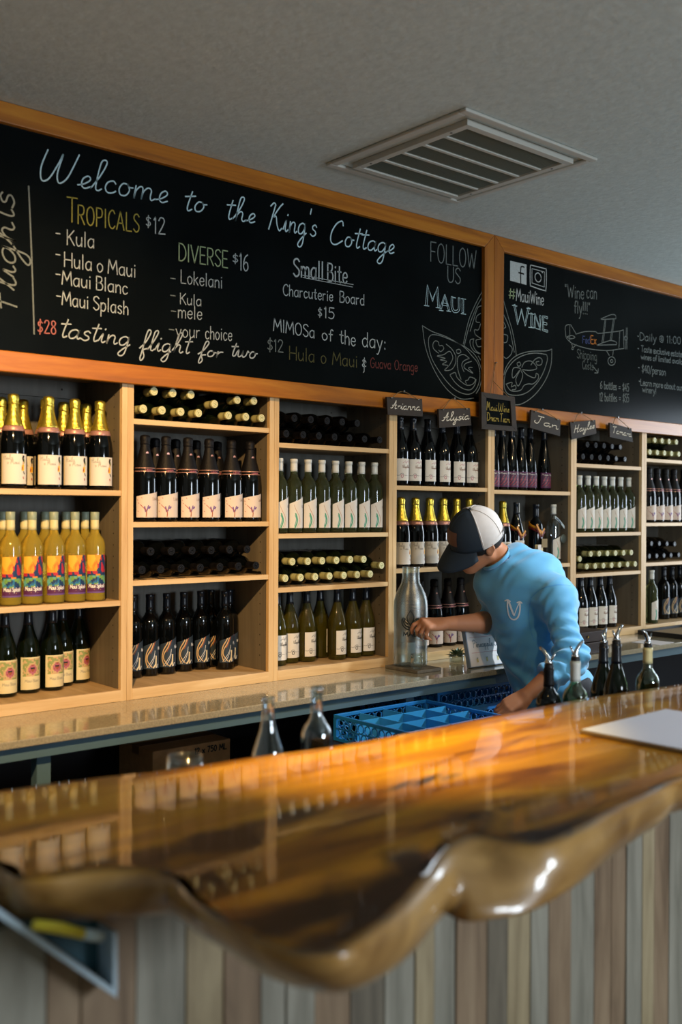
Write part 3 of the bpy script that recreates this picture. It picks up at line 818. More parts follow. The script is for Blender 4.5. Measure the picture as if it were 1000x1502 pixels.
    for cx_, cy_, r_ in ((457, 682, 33), (457, 682, 11), (567, 505, 15), (155, 585, 8)):
        chline(m, [(cx_+0.85*r_*math.cos(a*math.pi/8), cy_+r_*math.sin(a*math.pi/8)) for a in range(17)], **Z)
    m.build('biplane_drawing', CH, t)
    m = MB()
    chalk(m, 'Fed', (854, 503), (865, 504), 10, 'navy', 1.4); chalk(m, 'Ex', (866, 504), (874, 505), 12, 'orange', 1.4)
    chalk(m, 'Shipping', (846, 525), (875, 529), 13, 'faint', 1.1); chalk(m, 'Costs', (854, 541), (870, 543), 12, 'faint', 1.1)
    chline(m, [(870, 538), (877, 547)], col='dim', wpx=1, sm=False); chline(m, [(872, 547), (877, 547), (877, 541)], col='dim', wpx=1, sm=False)
    chalk(m, '6 bottles = $45', (880, 570), (922, 574), 11, 'dim', 1.0, gap=1.0); chalk(m, '12 bottles = $55', (879, 588), (922, 590), 12, 'dim', 1.0, gap=1.0)
    m.build('shipping_lettering', CH, t)
    m = MB()
    for txt, a, b, h in (('Daily @ 11:00', (938, 499), (998, 505), 11), ('Taste exclusive estate', (940, 516), (1000, 524), 9), ('wines of limited availability', (940, 527), (1014, 536), 8), ('$40/person', (941, 546), (976, 551), 11), ('Learn more about our', (939, 565), (1001, 573), 9), ('winery!', (942, 575), (962, 578), 9)):
        chalk(m, txt, a, b, h, 'dim', 1.0, gap=1.0, space=3.0)
    m.build('tour_lettering', CH, t)
    m = MB()
    for u, v in ((935, 493), (935, 511), (936, 539), (937, 559)):
        chline(m, [(u, v), (u+1.4, v+.4)], wpx=1.4, col='dim', sm=False)
    m.build('bullet_dots', CH, t)

chalkboard('long framed chalkboard headed Welcome, left of the dividing frame post', 0.55, 3.7655, left_board)
chalkboard('framed chalkboard with the chalk biplane, right of the dividing frame post', 3.7665, 6.75, right_board)

# ---------------------------------------------------------------- hanging name signs
M['sign_wood'] = wood('dark_sign_wood', 'x', ('1c1610', '2a2118', '35291d'), 0.7)
M['sign_ink'] = mat('cream_paint', 'd8d2c2', 0.8)
M['gold_ink'] = mat('gold_chalk', '9c8a3c', 0.8)
M['twine'] = mat('jute_twine', '7b6442', 0.9)
M['nail'] = mat('steel', '9a9a98', 0.3, metal=1.0)
def name_sign(text, label, c4, nail, tilt=0.02):
    """c4: pixel corners TL, TR, BR, BL"""
    y = 3.244
    P = [at_y(u, v, y) for u, v in c4]
    c = sum(P, Vector())/4
    t = thing('name_sign', label, 'sign', (c.x, y, min(p.z for p in P)), group='hanging wooden name signs')
    poly = [(p.x, p.z) for p in P][::-1]
    MB().prism(poly, y-0.005, y+0.007, lambda a, b, d: (a, d, b)).build('board', 'sign_wood', t, bevel=0.0012)
    m = MB()
    TL, TR, BR, BL = P
    h = ((TL-BL).length+(TR-BR).length)/2
    A = BL.lerp(BR, 0.10)+(TL-BL)*0.34; B = BL.lerp(BR, 0.93)+(TL-BL)*0.34
    write(m, text, (A.x, A.z), (B.x, B.z), h*0.48, 0.0036, lambda a, b: (a, y-0.0056, b), 0, 'cursive', slant=0.15)
    m.build('lettering', 'sign_ink', t)
    N = at_y(nail[0], nail[1], 3.262)
    a = TL.lerp(TR, 0.12)+Vector((0, 0, -0.006)); b = TL.lerp(TR, 0.88)+Vector((0, 0, -0.006))
    mid1 = a.lerp(N, 0.6)+Vector((0, 0, 0.006)); mid2 = b.lerp(N, 0.6)+Vector((0, 0, 0.006))
    f = Vector((0, -0.009, 0))
    pts = smooth([tuple(a+f), tuple(mid1), tuple(N), tuple(mid2), tuple(b+f)], 5)
    MB().tube(pts, 0.0017, 5).build('twine', 'twine', t)
    k = MB().tube([(N.x, 3.2672, N.z), (N.x, 3.250, N.z+0.001)], 0.0022, 6)
    k.tube([(N.x, 3.250, N.z+0.001), (N.x, 3.2485, N.z+0.001)], 0.005, 8)
    k.build('nail', 'nail', t)
    for e in (a, b):
        MB().tube([tuple(e+Vector((-0.004, -0.007, 0))), tuple(e+Vector((0.004, -0.007, 0.003)))], 0.003, 6).build('staple', 'nail', t)
name_sign('Arianna', 'small dark wooden sign reading Arianna, hanging from the chalkboard frame', [(566, 582), (618, 585), (619, 611), (567.5, 608)], (590, 574.5))
name_sign('Alysia', 'small dark wooden sign reading Alysia, hanging from the chalkboard frame', [(642, 600), (688, 598.5), (690, 624), (643, 628)], (664, 585))
name_sign('Jan', 'tilted dark wooden sign reading Jan, hanging from the chalkboard frame', [(778, 601), (821, 616), (820, 640), (776, 627.5)], (793, 601))
name_sign('Haylee', 'tilted dark wooden sign reading Haylee, hanging from the chalkboard frame', [(835, 619), (872, 616), (873.5, 636), (837, 645)], (850, 606))
name_sign('Tamara', 'tilted dark wooden sign reading Tamara, hanging from the chalkboard frame', [(893, 620), (925, 628.5), (927, 648.5), (893, 641)], (904, 612.5))
def team_sign():
    y = 3.232
    P = [at_y(u, v, y) for u, v in ((704, 575), (753, 582), (756.5, 633), (704.5, 629))]
    TL, TR, BR, BL = P
    c = sum(P, Vector())/4
    t = thing('slate_sign', 'wood-framed slate sign reading Maui Wine Dream Team, on the frame post', 'sign', (c.x, y, BL.z))
    L = lambda a, b: (TL*(1-a)+TR*a)*(1-b)+(BL*(1-a)+BR*a)*b
    fn = lambda a, b, d: (a, d, b)
    q = lambda *ab: [(L(a, b).x, L(a, b).z) for a, b in ab]
    w = 0.14
    for poly in (q((0, 0), (w, w), (1-w, w), (1, 0)), q((0, 1), (1, 1), (1-w, 1-w), (w, 1-w)), q((0, 0), (0, 1), (w, 1-w), (w, w)), q((1, 0), (1-w, w), (1-w, 1-w), (1, 1))):
        MB().prism(poly, y-0.008, y+0.010, fn).build('frame_bar', 'sign_wood', t, bevel=0.001)
    MB().prism(q((w, w), (w, 1-w), (1-w, 1-w), (1-w, w)), y, y+0.006, fn).build('slate', 'slate', t)
    m = MB()
    h = (TL-BL).length
    for txt, b in (('Maui Wine', 0.47), ('Dream Team', 0.76)):
        A, B = L(0.18, b), L(0.84, b)
        write(m, txt, (A.x, A.z), (B.x, B.z), h*0.24, 0.0028, lambda a, c_: (a, y-0.0006, c_), 0, 'cursive', space=2.0)
    m.build('lettering', 'gold_ink', t)
    N = at_y(722, 558, 3.258)
    a, b = L(0.25, 0.03), L(0.8, 0.03); f = Vector((0, -0.009, 0))
    top = at_y(727, 532, 3.262)
    k = MB().tube([tuple(a+f), tuple(N), tuple(top)], 0.0015, 5)
    k.tube([tuple(b+f), tuple(N+Vector((0.002, 0, 0)))], 0.0015, 5)
    k.build('twine', 'twine', t)
    MB().tube([(top.x, 3.2672, top.z), (top.x, 3.255, top.z)], 0.003, 6).build('nail', 'nail', t)
team_sign()

# ---------------------------------------------------------------- ceiling vent
t = thing('ceiling_vent', 'white square air vent with dark slats in the ceiling', 'vent', (2.87, 2.66, ZC))
x0, x1, y0, y1 = 2.578, 3.170, 2.362, 2.960
def frame_ring(mb, a, b, z0, z1, mi=0):
    (ax0, ax1, ay0, ay1), (bx0, bx1, by0, by1) = a, b
    mb.box(ax0, ax1, ay0, by0, z0, z1, mi); mb.box(ax0, ax1, by1, ay1, z0, z1, mi)
    mb.box(ax0, bx0, by0, by1, z0, z1, mi); mb.box(bx1, ax1, by0, by1, z0, z1, mi)
m = MB(); frame_ring(m, (2.50, 3.235, 2.298, 3.03), (2.535, 3.205, 2.33, 2.998), ZC-0.012, ZC-0.0005)
m.build('moulding', 'white_frame', t, bevel=0.004)
m = MB(); frame_ring(m, (x0, x1, y0, y1), (x0+0.03, x1-0.03, y0+0.03, y1-0.03), ZC-0.022, ZC-0.0005)
nb = 5
ix0, ix1, iy0, iy1 = x0+0.03, x1-0.03, y0+0.03, y1-0.03
for k in range(1, nb):
    yy = iy0+(iy1-iy0)*k/nb
    m.box(ix0, ix1, yy-0.008, yy+0.008, ZC-0.020, ZC-0.004)
for a in (x0+0.015, x1-0.015):
    for b in (y0+0.09, y1-0.09):
        m.lathe([(0.0, -0.0015), (0.005, -0.001), (0.006, 0.001)], 8, 1, (a, b, ZC-0.022))
m.build('frame', ['white_frame', 'black'], t, bevel=0.002)
m = MB()
n = 64
for k in range(n):
    xx = ix0+(ix1-ix0)*(k+0.5)/n
    T = Matrix.Translation((xx, 0, ZC-0.011)) @ Matrix.Rotation(math.radians(35), 4, 'Y')
    m.box(-0.0009, 0.0009, iy0, iy1, -0.0065, 0.0065, 0, T)
m.build('louvers', 'vent_dark', t)
MB().box(ix0, ix1, iy0, iy1, ZC-0.003, ZC-0.0006).build('duct_plate', 'black', t)

# ---------------------------------------------------------------- wine bottles
M['glass_black'] = mat('black_bottle_glass', '050708', 0.07, spec=0.45)
M['glass_green'] = mat('dark_green_bottle_glass', '0a1107', 0.07, spec=0.45)
M['glass_yellow'] = mat('yellow_wine_in_clear_glass', 'ffe05a', 0.03, trans=0.76, ior=1.36)
M['glass_pale'] = mat('pale_green_wine_glass', 'aebf86', 0.03, trans=0.95, ior=1.36)
M['glass_straw'] = mat('straw_wine_glass', 'b3a63c', 0.03, trans=0.93, ior=1.36)
M['glass_clear'] = mat('clear_bottle_glass', 'eef4f2', 0.02, trans=1.0, ior=1.45)
M['gold_foil'] = mat('gold_foil', 'd8c452', 0.28, metal=0.9, bump=0.5, bscale=120)
M['gold_foil_dull'] = mat('olive_gold_foil', 'a99a3e', 0.32, metal=0.9, bump=0.5, bscale=120)
M['rose_band'] = mat('rose_foil_band', 'b98a80', 0.35, metal=0.4)
M['black_foil'] = mat('black_foil', '0c0b0e', 0.55, spec=0.25, bump=0.3, bscale=150)
M['navy_cap'] = mat('dark_blue_capsule', '10161f', 0.3, spec=0.5)
M['cream_cap'] = mat('cream_screwcap', 'd9cf9a', 0.4)
M['grey_cap'] = mat('grey_green_screwcap_top', '8f9c86', 0.4)
M['white_cap'] = mat('white_screwcap', 'd4d8d2', 0.4)
M['lime_cap'] = mat('pale_green_capsule', 'b3b17c', 0.4, spec=0.4)
M['lime_end'] = mat('cream_capsule_end', 'd9d4a4', 0.45)
M['paper'] = mat('label_paper', 'd9d5cb', 0.6)
M['paper_cream'] = mat('cream_label_paper', 'dccf9f', 0.6)
M['paper_grey'] = mat('label_grey_print', '9a9791', 0.7)
M['paper_pink'] = mat('pinkish_label_paper', 'd6c6b8', 0.6)
M['paper_navy'] = mat('navy_label_paper', '25333f', 0.5)
M['paper_plum'] = mat('plum_label_paper', '4a2f4c', 0.5)
INK = {'black': '1c1a1c', 'grey': '86837c', 'brown': '7a5138', 'red': 'a32c2a', 'purple': '6a4a8c', 'gold': 'c08a2a', 'orange': 'e07f1e', 'yellow': 'e8b53a', 'sun': 'f09a28', 'crimson': 'b8273a', 'violet': '54204f', 'blue': '1f6f9e', 'deep': '16365f', 'aqua': '5fa7a0', 'leaf': '6f9a4a', 'green': '3f9a76', 'tan': 'c9a878', 'sand': 'd8c7a0', 'white': 'e6e4df', 'olive': '8f9a5a', 'rust': '9a4f2c', 'rose': 'b06070', 'sky': '7d93a8'}
for k, c in INK.items():
    M['ink_'+k] = mat('ink_'+k, c, 0.6)
INKS = ['ink_'+k for k in INK]
II = {k: i+1 for i, k in enumerate(INK)}       # slot 0 is the paper

def cyl(r, lift=0.0):
    return lambda s, z: ((r+lift)*math.sin(s/r), -(r+lift)*math.cos(s/r), z)
def label_mesh(r, s0, s1, z0, ztop, paint=None, nu=18, nv=14):
    """curved paper patch; ztop(s) is its upper edge; paint(u,v) picks a printed colour per cell"""
    m = MB(); f = cyl(r, 0.0005)
    g = [[f(s0+(s1-s0)*i/nu, z0+(ztop(i/nu)-z0)*j/nv) for i in range(nu+1)] for j in range(nv+1)]
    n = len(m.v)
    for row in g: m.v += row
    for j in range(nv):
        for i in range(nu):
            a = n+j*(nu+1)+i
            m.f.append((a, a+1, a+nu+2, a+nu+1)); m.m.append(paint((i+.5)/nu, (j+.5)/nv) if paint else 0); m.sm.append(True)
    return m
def lw(m, text, s0, z, s1, h, w, r, ink, font='print', **kw):
    write(m, text, (s0, z), (s1, z), h, w, cyl(r, 0.0009), II[ink], font, res=3, **kw)
def lr(m, pts, w, r, ink, sm=True):
    m.ribbon(smooth(pts, 4) if sm else pts, w, cyl(r, 0.0009), II[ink])

BORD = [(0, .006), (.028, .003), (.0355, .002), (.0375, .009), (.0375, .190), (.0362, .203), (.0305, .218), (.0205, .231), (.0155, .242), (.0145, .256), (.0138, .296), (.0150, .297), (.0150, .309), (.010, .310), (0, .310)]
BURG = [(0, .006), (.030, .003), (.039, .002), (.041, .009), (.041, .150), (.0395, .166), (.034, .190), (.0265, .213), (.0195, .235), (.0155, .256), (.0143, .275), (.0138, .300), (.0150, .301), (.0150, .310), (0, .310)]
SPARK = [(0, .008), (.032, .003), (.0425, .002), (.0445, .010), (.0445, .148), (.043, .166), (.0375, .194), (.0295, .222), (.0220, .248), (.0170, .272), (.0155, .300), (.0165, .312), (0, .313)]
HOCK = [(0, .006), (.026, .003), (.0345, .002), (.0365, .009), (.0365, .110), (.0345, .138), (.029, .178), (.0225, .222), (.0170, .262), (.0147, .292), (.0140, .318), (.0150, .319), (.0150, .330), (0, .330)]
def scaled(p, h):
    k = h/p[-1][1]
    return [(r, z*k) for r, z in p]
def radius_at(p, z):
    for (r0, a), (r1, b) in zip(p, p[1:]):
        if a <= z <= b and b > a: return r0+(r1-r0)*(z-a)/(b-a)
    return p[-1][0]
def sleeve(p, z0, z1, lift, n=8):
    out = [(radius_at(p, z0), z0)]
    for i in range(n+1):
        z = z0+(z1-z0)*i/n
        out.append((radius_at(p, z)+lift, z))
    return out
def root(name, label):
    return thing(name, label, 'bottle')
def bottle_body(t, prof, glass, seg=24):
    MB().lathe(prof, seg).build('bottle_glass', glass, t, local=True)
def foil(t, p, z0, h, m_, band=None, disc=False):
    """wired sparkling foil: skirt on the neck and a knobbly cap over the cork"""
    m = MB().lathe(sleeve(p, z0, h-0.030, 0.0009, 10), 22)
    top = [(.0168, h-.030), (.0190, h-.028), (.0186, h-.022), (.0178, h-.019), (.0192, h-.012), (.0196, h-.005), (.0175, h+.003), (.010, h+.006), (0, h+.007)]
    n0 = len(m.v)
    m.lathe(top, 22)
    rnd = random.Random(3)
    for i in range(n0, len(m.v)):      # crinkles
        x, y, z = m.v[i]; k = 1+rnd.uniform(-.05, .05); m.v[i] = (x*k, y*k, z+rnd.uniform(-.0006, .0006))
    o = m.build('foil', m_, t, local=True)
    if band:
        for (b0, b1, mt) in band:
            MB().lathe(sleeve(p, b0, b1, 0.0014, 3)+[(radius_at(p, b1), b1)], 22).build('foil_band', mt, t, local=True)
    if disc:
        m = MB(); f = cyl(radius_at(p, h-.062), 0.0016)
        m.poly([(.0052*math.cos(a*math.pi/6), h-.062+.0056*math.sin(a*math.pi/6)) for a in range(12)], f)
        m.build('foil_disc', 'rose_band', t, local=True)
def capsule(t, p, h, length, m_, top=None, r=.0152, two=None):
    pr = sleeve(p, h-length, h-.014, 0.0006, 4) + [(r+.0006, h-.013), (r+.0006, h-.001), (r-.0008, h+.0006), (0, h+.0006)]
    if two:
        cut = h-length*0.45
        a = [q for q in pr if q[1] <= cut]+[(max(radius_at(p, cut)+.0006, .0150), cut)]
        a = [(max(q[0], .0150), q[1]) for q in a]
        b = [(.0152, cut), (.0156, cut+.001), (.0158, h-.001), (.0148, h+.0006), (0, h+.0006)]
        MB().lathe(a, 20).build('capsule', m_, t, local=True)
        MB().lathe(b, 20).build('screwcap_top', two, t, local=True)
    elif top:
        MB().lathe(pr[:-1], 20).build('capsule', m_, t, local=True)
        m = MB(); n = 20
        m.poly([((r-.0008)*math.cos(2*math.pi*j/n), (r-.0008)*math.sin(2*math.pi*j/n)) for j in range(n)], lambda a, b: (a, b, h+.0006), 0)
        fn = lambda a, b: (a, b, h+.0011)
        m.ribbon([(.0098*math.cos(a*math.pi/10), .0098*math.sin(a*math.pi/10)) for a in range(21)], .0012, fn, 1)
        m.ribbon([(-.005, -.003), (-.002, .005), (.001, -.001), (.005, .004), (.003, -.005)], .0018, fn, 1)
        m.build('capsule_end', ['lime_end', 'ink_olive'] if top == 'lime' else ['black_foil', 'glass_black'], t, local=True)
    else:
        MB().lathe(pr, 20).build('capsule', m_, t, local=True)

def mk_hula(t, gold='gold_foil'):
    p = scaled(SPARK, .318); r = .0445
    bottle_body(t, p, 'glass_black'); foil(t, p, .212, .318, gold, [(.196, .214, 'rose_band')])
    m = label_mesh(r, -.050, .048, .016, lambda u: .118, lambda u, v: II['sand'] if u < .04 or v < .03 else 0)
    lw(m, 'Hula', -.038, .098, -.006, .017, .0011, r, 'grey', 'cursive'); lw(m, 'o Maui', -.026, .083, .016, .015, .0011, r, 'grey', 'cursive')
    for k in range(7):
        lr(m, [(-.036, .072-.007*k), (.014, .072-.007*k)], .0007, r, 'grey', False)
    lr(m, [(.031, .110), (.029, .102), (.033, .094)], .008, r, 'black'); lr(m, [(.034, .100), (.037, .088)], .0035, r, 'olive')
    lr(m, [(.031, .092), (.030, .084)], .006, r, 'tan'); lr(m, [(.029, .078), (.028, .064)], .011, r, 'yellow'); lr(m, [(.026, .074), (.025, .066)], .004, r, 'red')
    lr(m, [(.031, .058), (.035, .050)], .004, r, 'black'); lr(m, [(.030, .040), (.031, .034)], .004, r, 'red')
    m.build('paper_label', ['paper']+INKS, t, local=True)
def mk_splash(t):
    p = scaled(BORD, .318); r = .0375
    bottle_body(t, p, 'glass_yellow')
    capsule(t, p, .318, .062, 'cream_cap', two='grey_cap')
    def paint(u, v):
        n = mnoise.noise(Vector((u*7, v*7, 1.3)))
        if v < .22: return II['violet'] if v > .02 else II['purple']
        d = (v-.55) - (u-.45)*.75
        if v > .56 and u < .35+.6*(v-.45)+.1*n:
            return II['yellow'] if math.hypot(u-.1, v-1.0) < .3+.1*n else (II['sun'] if n > -.25 else II['orange'])
        if v > .50+.05*n: return II['crimson'] if n+.5*(u-.6) < .12 else II['deep']
        if v > .46: return II['orange'] if abs(u-.55) < .12 else II['deep']
        if n > .22: return II['leaf']
        if abs(v-.22-.28*math.sin(u*2.6+.3)) < .09: return II['aqua'] if n > -.1 else II['leaf']
        return II['blue'] if n > -.12 else II['deep']
    m = label_mesh(r, -.037, .037, .030, lambda u: .166, paint, 26, 26)
    lw(m, 'Maui Splash', -.030, .0495, .030, .013, .0021, r, 'white', gap=1.1, space=2.5)
    lr(m, [(-.010, .043), (.012, .043)], .0022, r, 'yellow', False)
    lr(m, [(-.030, .035), (.030, .035)], .0008, r, 'sky', False)
    m.build('paper_label', ['paper_cream']+INKS, t, local=True)
def mk_blanc(t):
    p = scaled(BURG, .300); r = .041
    bottle_body(t, p, 'glass_green'); capsule(t, p, .300, .060, 'navy_cap')
    def paint(u, v):
        if .08 < u < .92 and .40 < v < .95:
            q = math.hypot((u-.5)*1.0, (v-.62)*1.25); n = mnoise.noise(Vector((u*9, v*9, 4)))
            if q < .09: return II['black'] if v > .63 else II['rust']
            if q < .19: return II['rose'] if n < .25 else II['rust']
            if q < .26: return II['tan']
            return II['olive'] if n > -.08 else II['tan']
        return 0
    m = label_mesh(r, -.042, .042, .014, lambda u: .128, paint, 22, 22)
    lw(m, 'Maui Blanc', -.026, .040, .026, .010, .0010, r, 'grey', space=3)
    for z in (.031, .025): lr(m, [(-.022, z), (.022, z)], .0008, r, 'tan', False)
    m.build('paper_label', ['paper_cream']+INKS, t, local=True)
def mk_loke(t):
    p = scaled(SPARK, .322); r = .0445
    bottle_body(t, p, 'glass_black')
    foil(t, p, .185, .318, 'black_foil', [(.186, .189, 'rose_band'), (.198, .201, 'rose_band')], disc=True)
    m = MB(); lw(m, 'Lokelani', -.014, .1905, .014, .0055, .0011, radius_at(p, .193)+.001, 'rose')
    m.build('band_lettering', ['paper']+INKS, t, local=True)
    m = label_mesh(r, -.050, .052, .016, lambda u: .094+.020*u)
    lw(m, 'Lokelani', .014, .080, .050, .012, .0009, r, 'brown', gap=1.6)
    lr(m, [(-.012, .020), (-.011, .034), (-.014, .046)], .0034, r, 'rust'); lr(m, [(-.034, .064), (-.026, .056), (-.016, .046)], .0022, r, 'red')
    lr(m, [(-.018, .056), (-.014, .038)], .0050, r, 'purple'); lr(m, [(-.004, .060), (-.010, .040)], .0042, r, 'purple'); lr(m, [(.002, .056), (-.002, .050)], .006, r, 'purple')
    for a, b in ((-.046, .082), (-.042, .07), (-.044, .04), (-.03, .09)): lr(m, [(a, b), (a+.003, b-.002)], .002, r, 'red', False)
    m.build('paper_label', ['paper_pink']+INKS, t, local=True)
def mk_mele(t):
    p = scaled(BORD, .318); r = .0375
    bottle_body(t, p, 'glass_black'); capsule(t, p, .318, .060, 'navy_cap')
    m = label_mesh(r, -.044, .044, .030, lambda u: .118+.032*u)
    for a, ink, w in (
        ([(-.026, .036), (-.034, .062), (-.030, .094), (-.016, .120), (-.012, .128)], 'tan', .0040), ([(-.004, .130), (-.012, .108), (-.026, .084), (-.028, .062), (-.010, .036)], 'tan', .0036),
        ([(.002, .134), (-.006, .112), (-.016, .092)], 'rust', .0030), ([(-.030, .034), (-.016, .054), (-.002, .078), (.002, .100)], 'white', .0016), ([(-.022, .034), (-.008, .054), (.002, .082)], 'white', .0014),
        ([(-.004, .034), (.006, .050), (.008, .078)], 'sand', .0060), ([(.008, .034), (.008, .056)], 'sand', .0050), ([(.012, .034), (.018, .046)], 'white', .0026)):
        lr(m, a, w, r, ink)
    lw(m, 'Mele', .018, .102, .040, .012, .0018, r, 'white')
    m.build('paper_label', ['paper_navy']+INKS, t, local=True)
def mk_kula(t, glass='glass_pale'):
    p = scaled(BORD, .310); r = .0375
    bottle_body(t, p, glass); capsule(t, p, .310, .052, 'white_cap', r=.0155)
    m = label_mesh(r, -.036, .044, .022, lambda u: .122+.034*u)
    lr(m, [(-.016, .118), (-.008, .096), (.004, .074), (.008, .054), (-.004, .024)], .0009, r, 'brown'); lr(m, [(-.014, .110), (-.004, .090), (.007, .070), (.011, .05), (.004, .024)], .0008, r, 'orange')
    lr(m, [(-.010, .082), (-.003, .060), (-.004, .044), (-.012, .024)], .0052, r, 'green'); lr(m, [(-.012, .074), (-.007, .058), (-.014, .030)], .003, r, 'aqua')
    lw(m, 'Kula', .022, .106, .042, .011, .0013, r, 'grey')
    m.build('paper_label', ['paper']+INKS, t, local=True)
def ulu_label(t, r, z0, z1, accent):
    m = label_mesh(r, -.040, .046, z0, lambda u: z1)
    d = z1-z0
    lr(m, [(-.010, z0+.80*d), (.000, z0+.86*d), (.010, z0+.80*d), (.020, z0+.90*d), (.030, z0+.80*d)], .0014, r, accent); lr(m, [(.002, z0+.92*d), (.012, z0+.84*d), (.024, z0+.94*d)], .0010, r, accent)
    lw(m, 'Ulupalakua', -.012, z0+.58*d, .040, .014, .0012, r, 'brown' if accent != 'black' else 'black', 'cursive')
    lr(m, [(-.038, z0+.24*d), (-.024, z0+.24*d), (-.018, z0+.32*d), (-.008, z0+.32*d), (-.002, z0+.24*d), (.044, z0+.24*d)], .0014, r, 'black')
    lr(m, [(-.013+.005*math.cos(a*math.pi/5), z0+.20*d+.007*math.sin(a*math.pi/5)) for a in range(11)], .0026, r, accent)
    for k in (.44, .38): lr(m, [(.0, z0+k*d), (.036, z0+k*d)], .0006, r, 'grey', False)
    m.build('paper_label', ['paper']+INKS, t, local=True)
def mk_white(t):
    p = scaled(BURG, .312)
    bottle_body(t, p, 'glass_straw'); capsule(t, p, .312, .062, 'navy_cap')
    ulu_label(t, .041, .024, .128, 'black')
def mk_red(t, h=.318):
    p = scaled(BURG, h)
    bottle_body(t, p, 'glass_black'); capsule(t, p, h, .060, 'navy_cap')
    ulu_label(t, .041, .024, .124, 'rose')
def mk_hock(t):
    p = scaled(HOCK, .330); r = .0365
    bottle_body(t, p, 'glass_black'); capsule(t, p, .330, .058, 'navy_cap')
    m = label_mesh(r, -.044, .044, .018, lambda u: .098, lambda u, v: II['violet'] if v < .1 or v > .92 else 0)
    for k in range(4):
        a = -.036+.018*k
        lr(m, [(a, .040), (a+.016, .062), (a+.006, .056), (a+.020, .078)], .0022, r, 'rose'); lr(m, [(a, .028), (a+.012, .036), (a+.02, .05)], .002, r, 'crimson')
    lw(m, 'Maui Rose', -.036, .084, .036, .009, .0012, r, 'white', 'cursive')
    m.build('paper_label', ['paper_plum']+INKS, t, local=True)
def mk_lime(t):
    p = scaled(BORD, .285)
    bottle_body(t, p, 'glass_green'); capsule(t, p, .285, .056, 'lime_cap', top='lime')
    m = label_mesh(.0375, -.036, .04, .022, lambda u: .122+.02*u); m.build('paper_label', ['paper'], t, local=True)
def mk_darklie(t):
    p = scaled(BORD, .285)
    bottle_body(t, p, 'glass_black'); capsule(t, p, .285, .056, 'black_foil', top='black')
    m = label_mesh(.0375, -.036, .04, .03, lambda u: .13+.02*u); m.build('paper_label', ['paper_navy'], t, local=True)

ORD = ['first', 'second', 'third', 'fourth', 'fifth', 'sixth', 'seventh', 'eighth', 'ninth', 'tenth']
PROTO = {}
BAY = [None]; PLACED = []
RAD = dict(hula=.0447, splash=.0377, blanc=.0412, loke=.0447, mele=.0377, kula=.0377, white=.0412, red=.0412, redlow=.0412, hock=.0367, lime=.0377, darklie=.0377)
RND = random.Random(11)
def put(kind, mk, label, loc, rot, group, name='wine_bottle'):
    if kind not in PROTO:
        t = root(name, label); mk(t); PROTO[kind] = t
        t['group'] = group; t.location = loc; t.rotation_euler = rot
    else:
        t = dup(PROTO[kind], loc, rot, label, group)
    if BAY[0] is not None:
        PLACED.append((t, BAY[0], RAD[kind]))
    return t
def row(kind, mk, desc, where, us, y, z, group, rowname='', name='wine_bottle'):
    ys = y if isinstance(y, tuple) else [y]*len(us)
    for i, (u, y) in enumerate(zip(us, ys)):
        x = x_at(u, y)
        lab = f"{ORD[i]} {desc} from left{', '+rowname if rowname else ''}, {where}"
        put(kind, mk, lab, (x, y, z+0.0004), (0, 0, math.radians(RND.uniform(-6, 6)-(16 if kind == 'hula' else 6))), group, name)
def lying(kind, mk, desc, where, rows_, zs, group, y_end=3.3025, length=.285):
    r = .0378
    lows = []
    for rn, us, k in rows_:
        for i, u in enumerate(us):
            x = x_at(u, y_end)
            if k == 0:
                z = zs+r+.0004
            else:
                z = zs+r+.0665*k
            lab = f"{ORD[i]} {desc} from left, {rn} row, {where}"
            put(kind, mk, lab, (x, y_end+length, z), (math.pi/2, RND.uniform(-3, 3), 0), group)

BAY[0] = 0
# bay far left
row('hula', mk_hula, 'gold-foiled dark sparkling bottle', 'top shelf of far left unit', (-24, 19, 70, 109, 146), 3.362, 1.666, 'gold-foiled bottles on the far left top shelf', 'front row')
row('hula', mk_hula, 'gold-foiled dark sparkling bottle', 'top shelf of far left unit', (2, 41, 58, 94, 128), (3.49, 3.49, 3.44, 3.49, 3.49), 1.666, 'gold-foiled bottles on the far left top shelf', 'rear row')
row('splash', mk_splash, 'yellow wine bottle with sunset label', 'shelf of far left unit', (-16, 14, 47, 79, 110, 139), 3.352, 1.269, 'yellow wine bottles with bright labels', 'front row')
row('splash', mk_splash, 'yellow wine bottle with sunset label', 'shelf of far left unit', (4, 36, 66, 97, 124), 3.47, 1.269, 'yellow wine bottles with bright labels', 'rear row')
for i, (u, v) in enumerate(((8, 1024), (42, 1018), (77, 1014), (103, 1006), (129, 1002))):
    p = at_z(u, v, ZF)
    put('blanc', mk_blanc, f"{ORD[i]} dark bottle with cream flower label from left, bottom of far left unit", (x_at(u, p.y+.041), p.y+.041, ZF+.0004), (0, 0, math.radians((4, 0, 3, -5, 22)[i])), 'cream-labelled dark bottles at the far left bottom')
#, 'bottom of far left unit', (12, 52, 86), 3.52, ZF, 'cream-labelled dark bottles at the far left bottom', 'rear row')
BAY[0] = 1
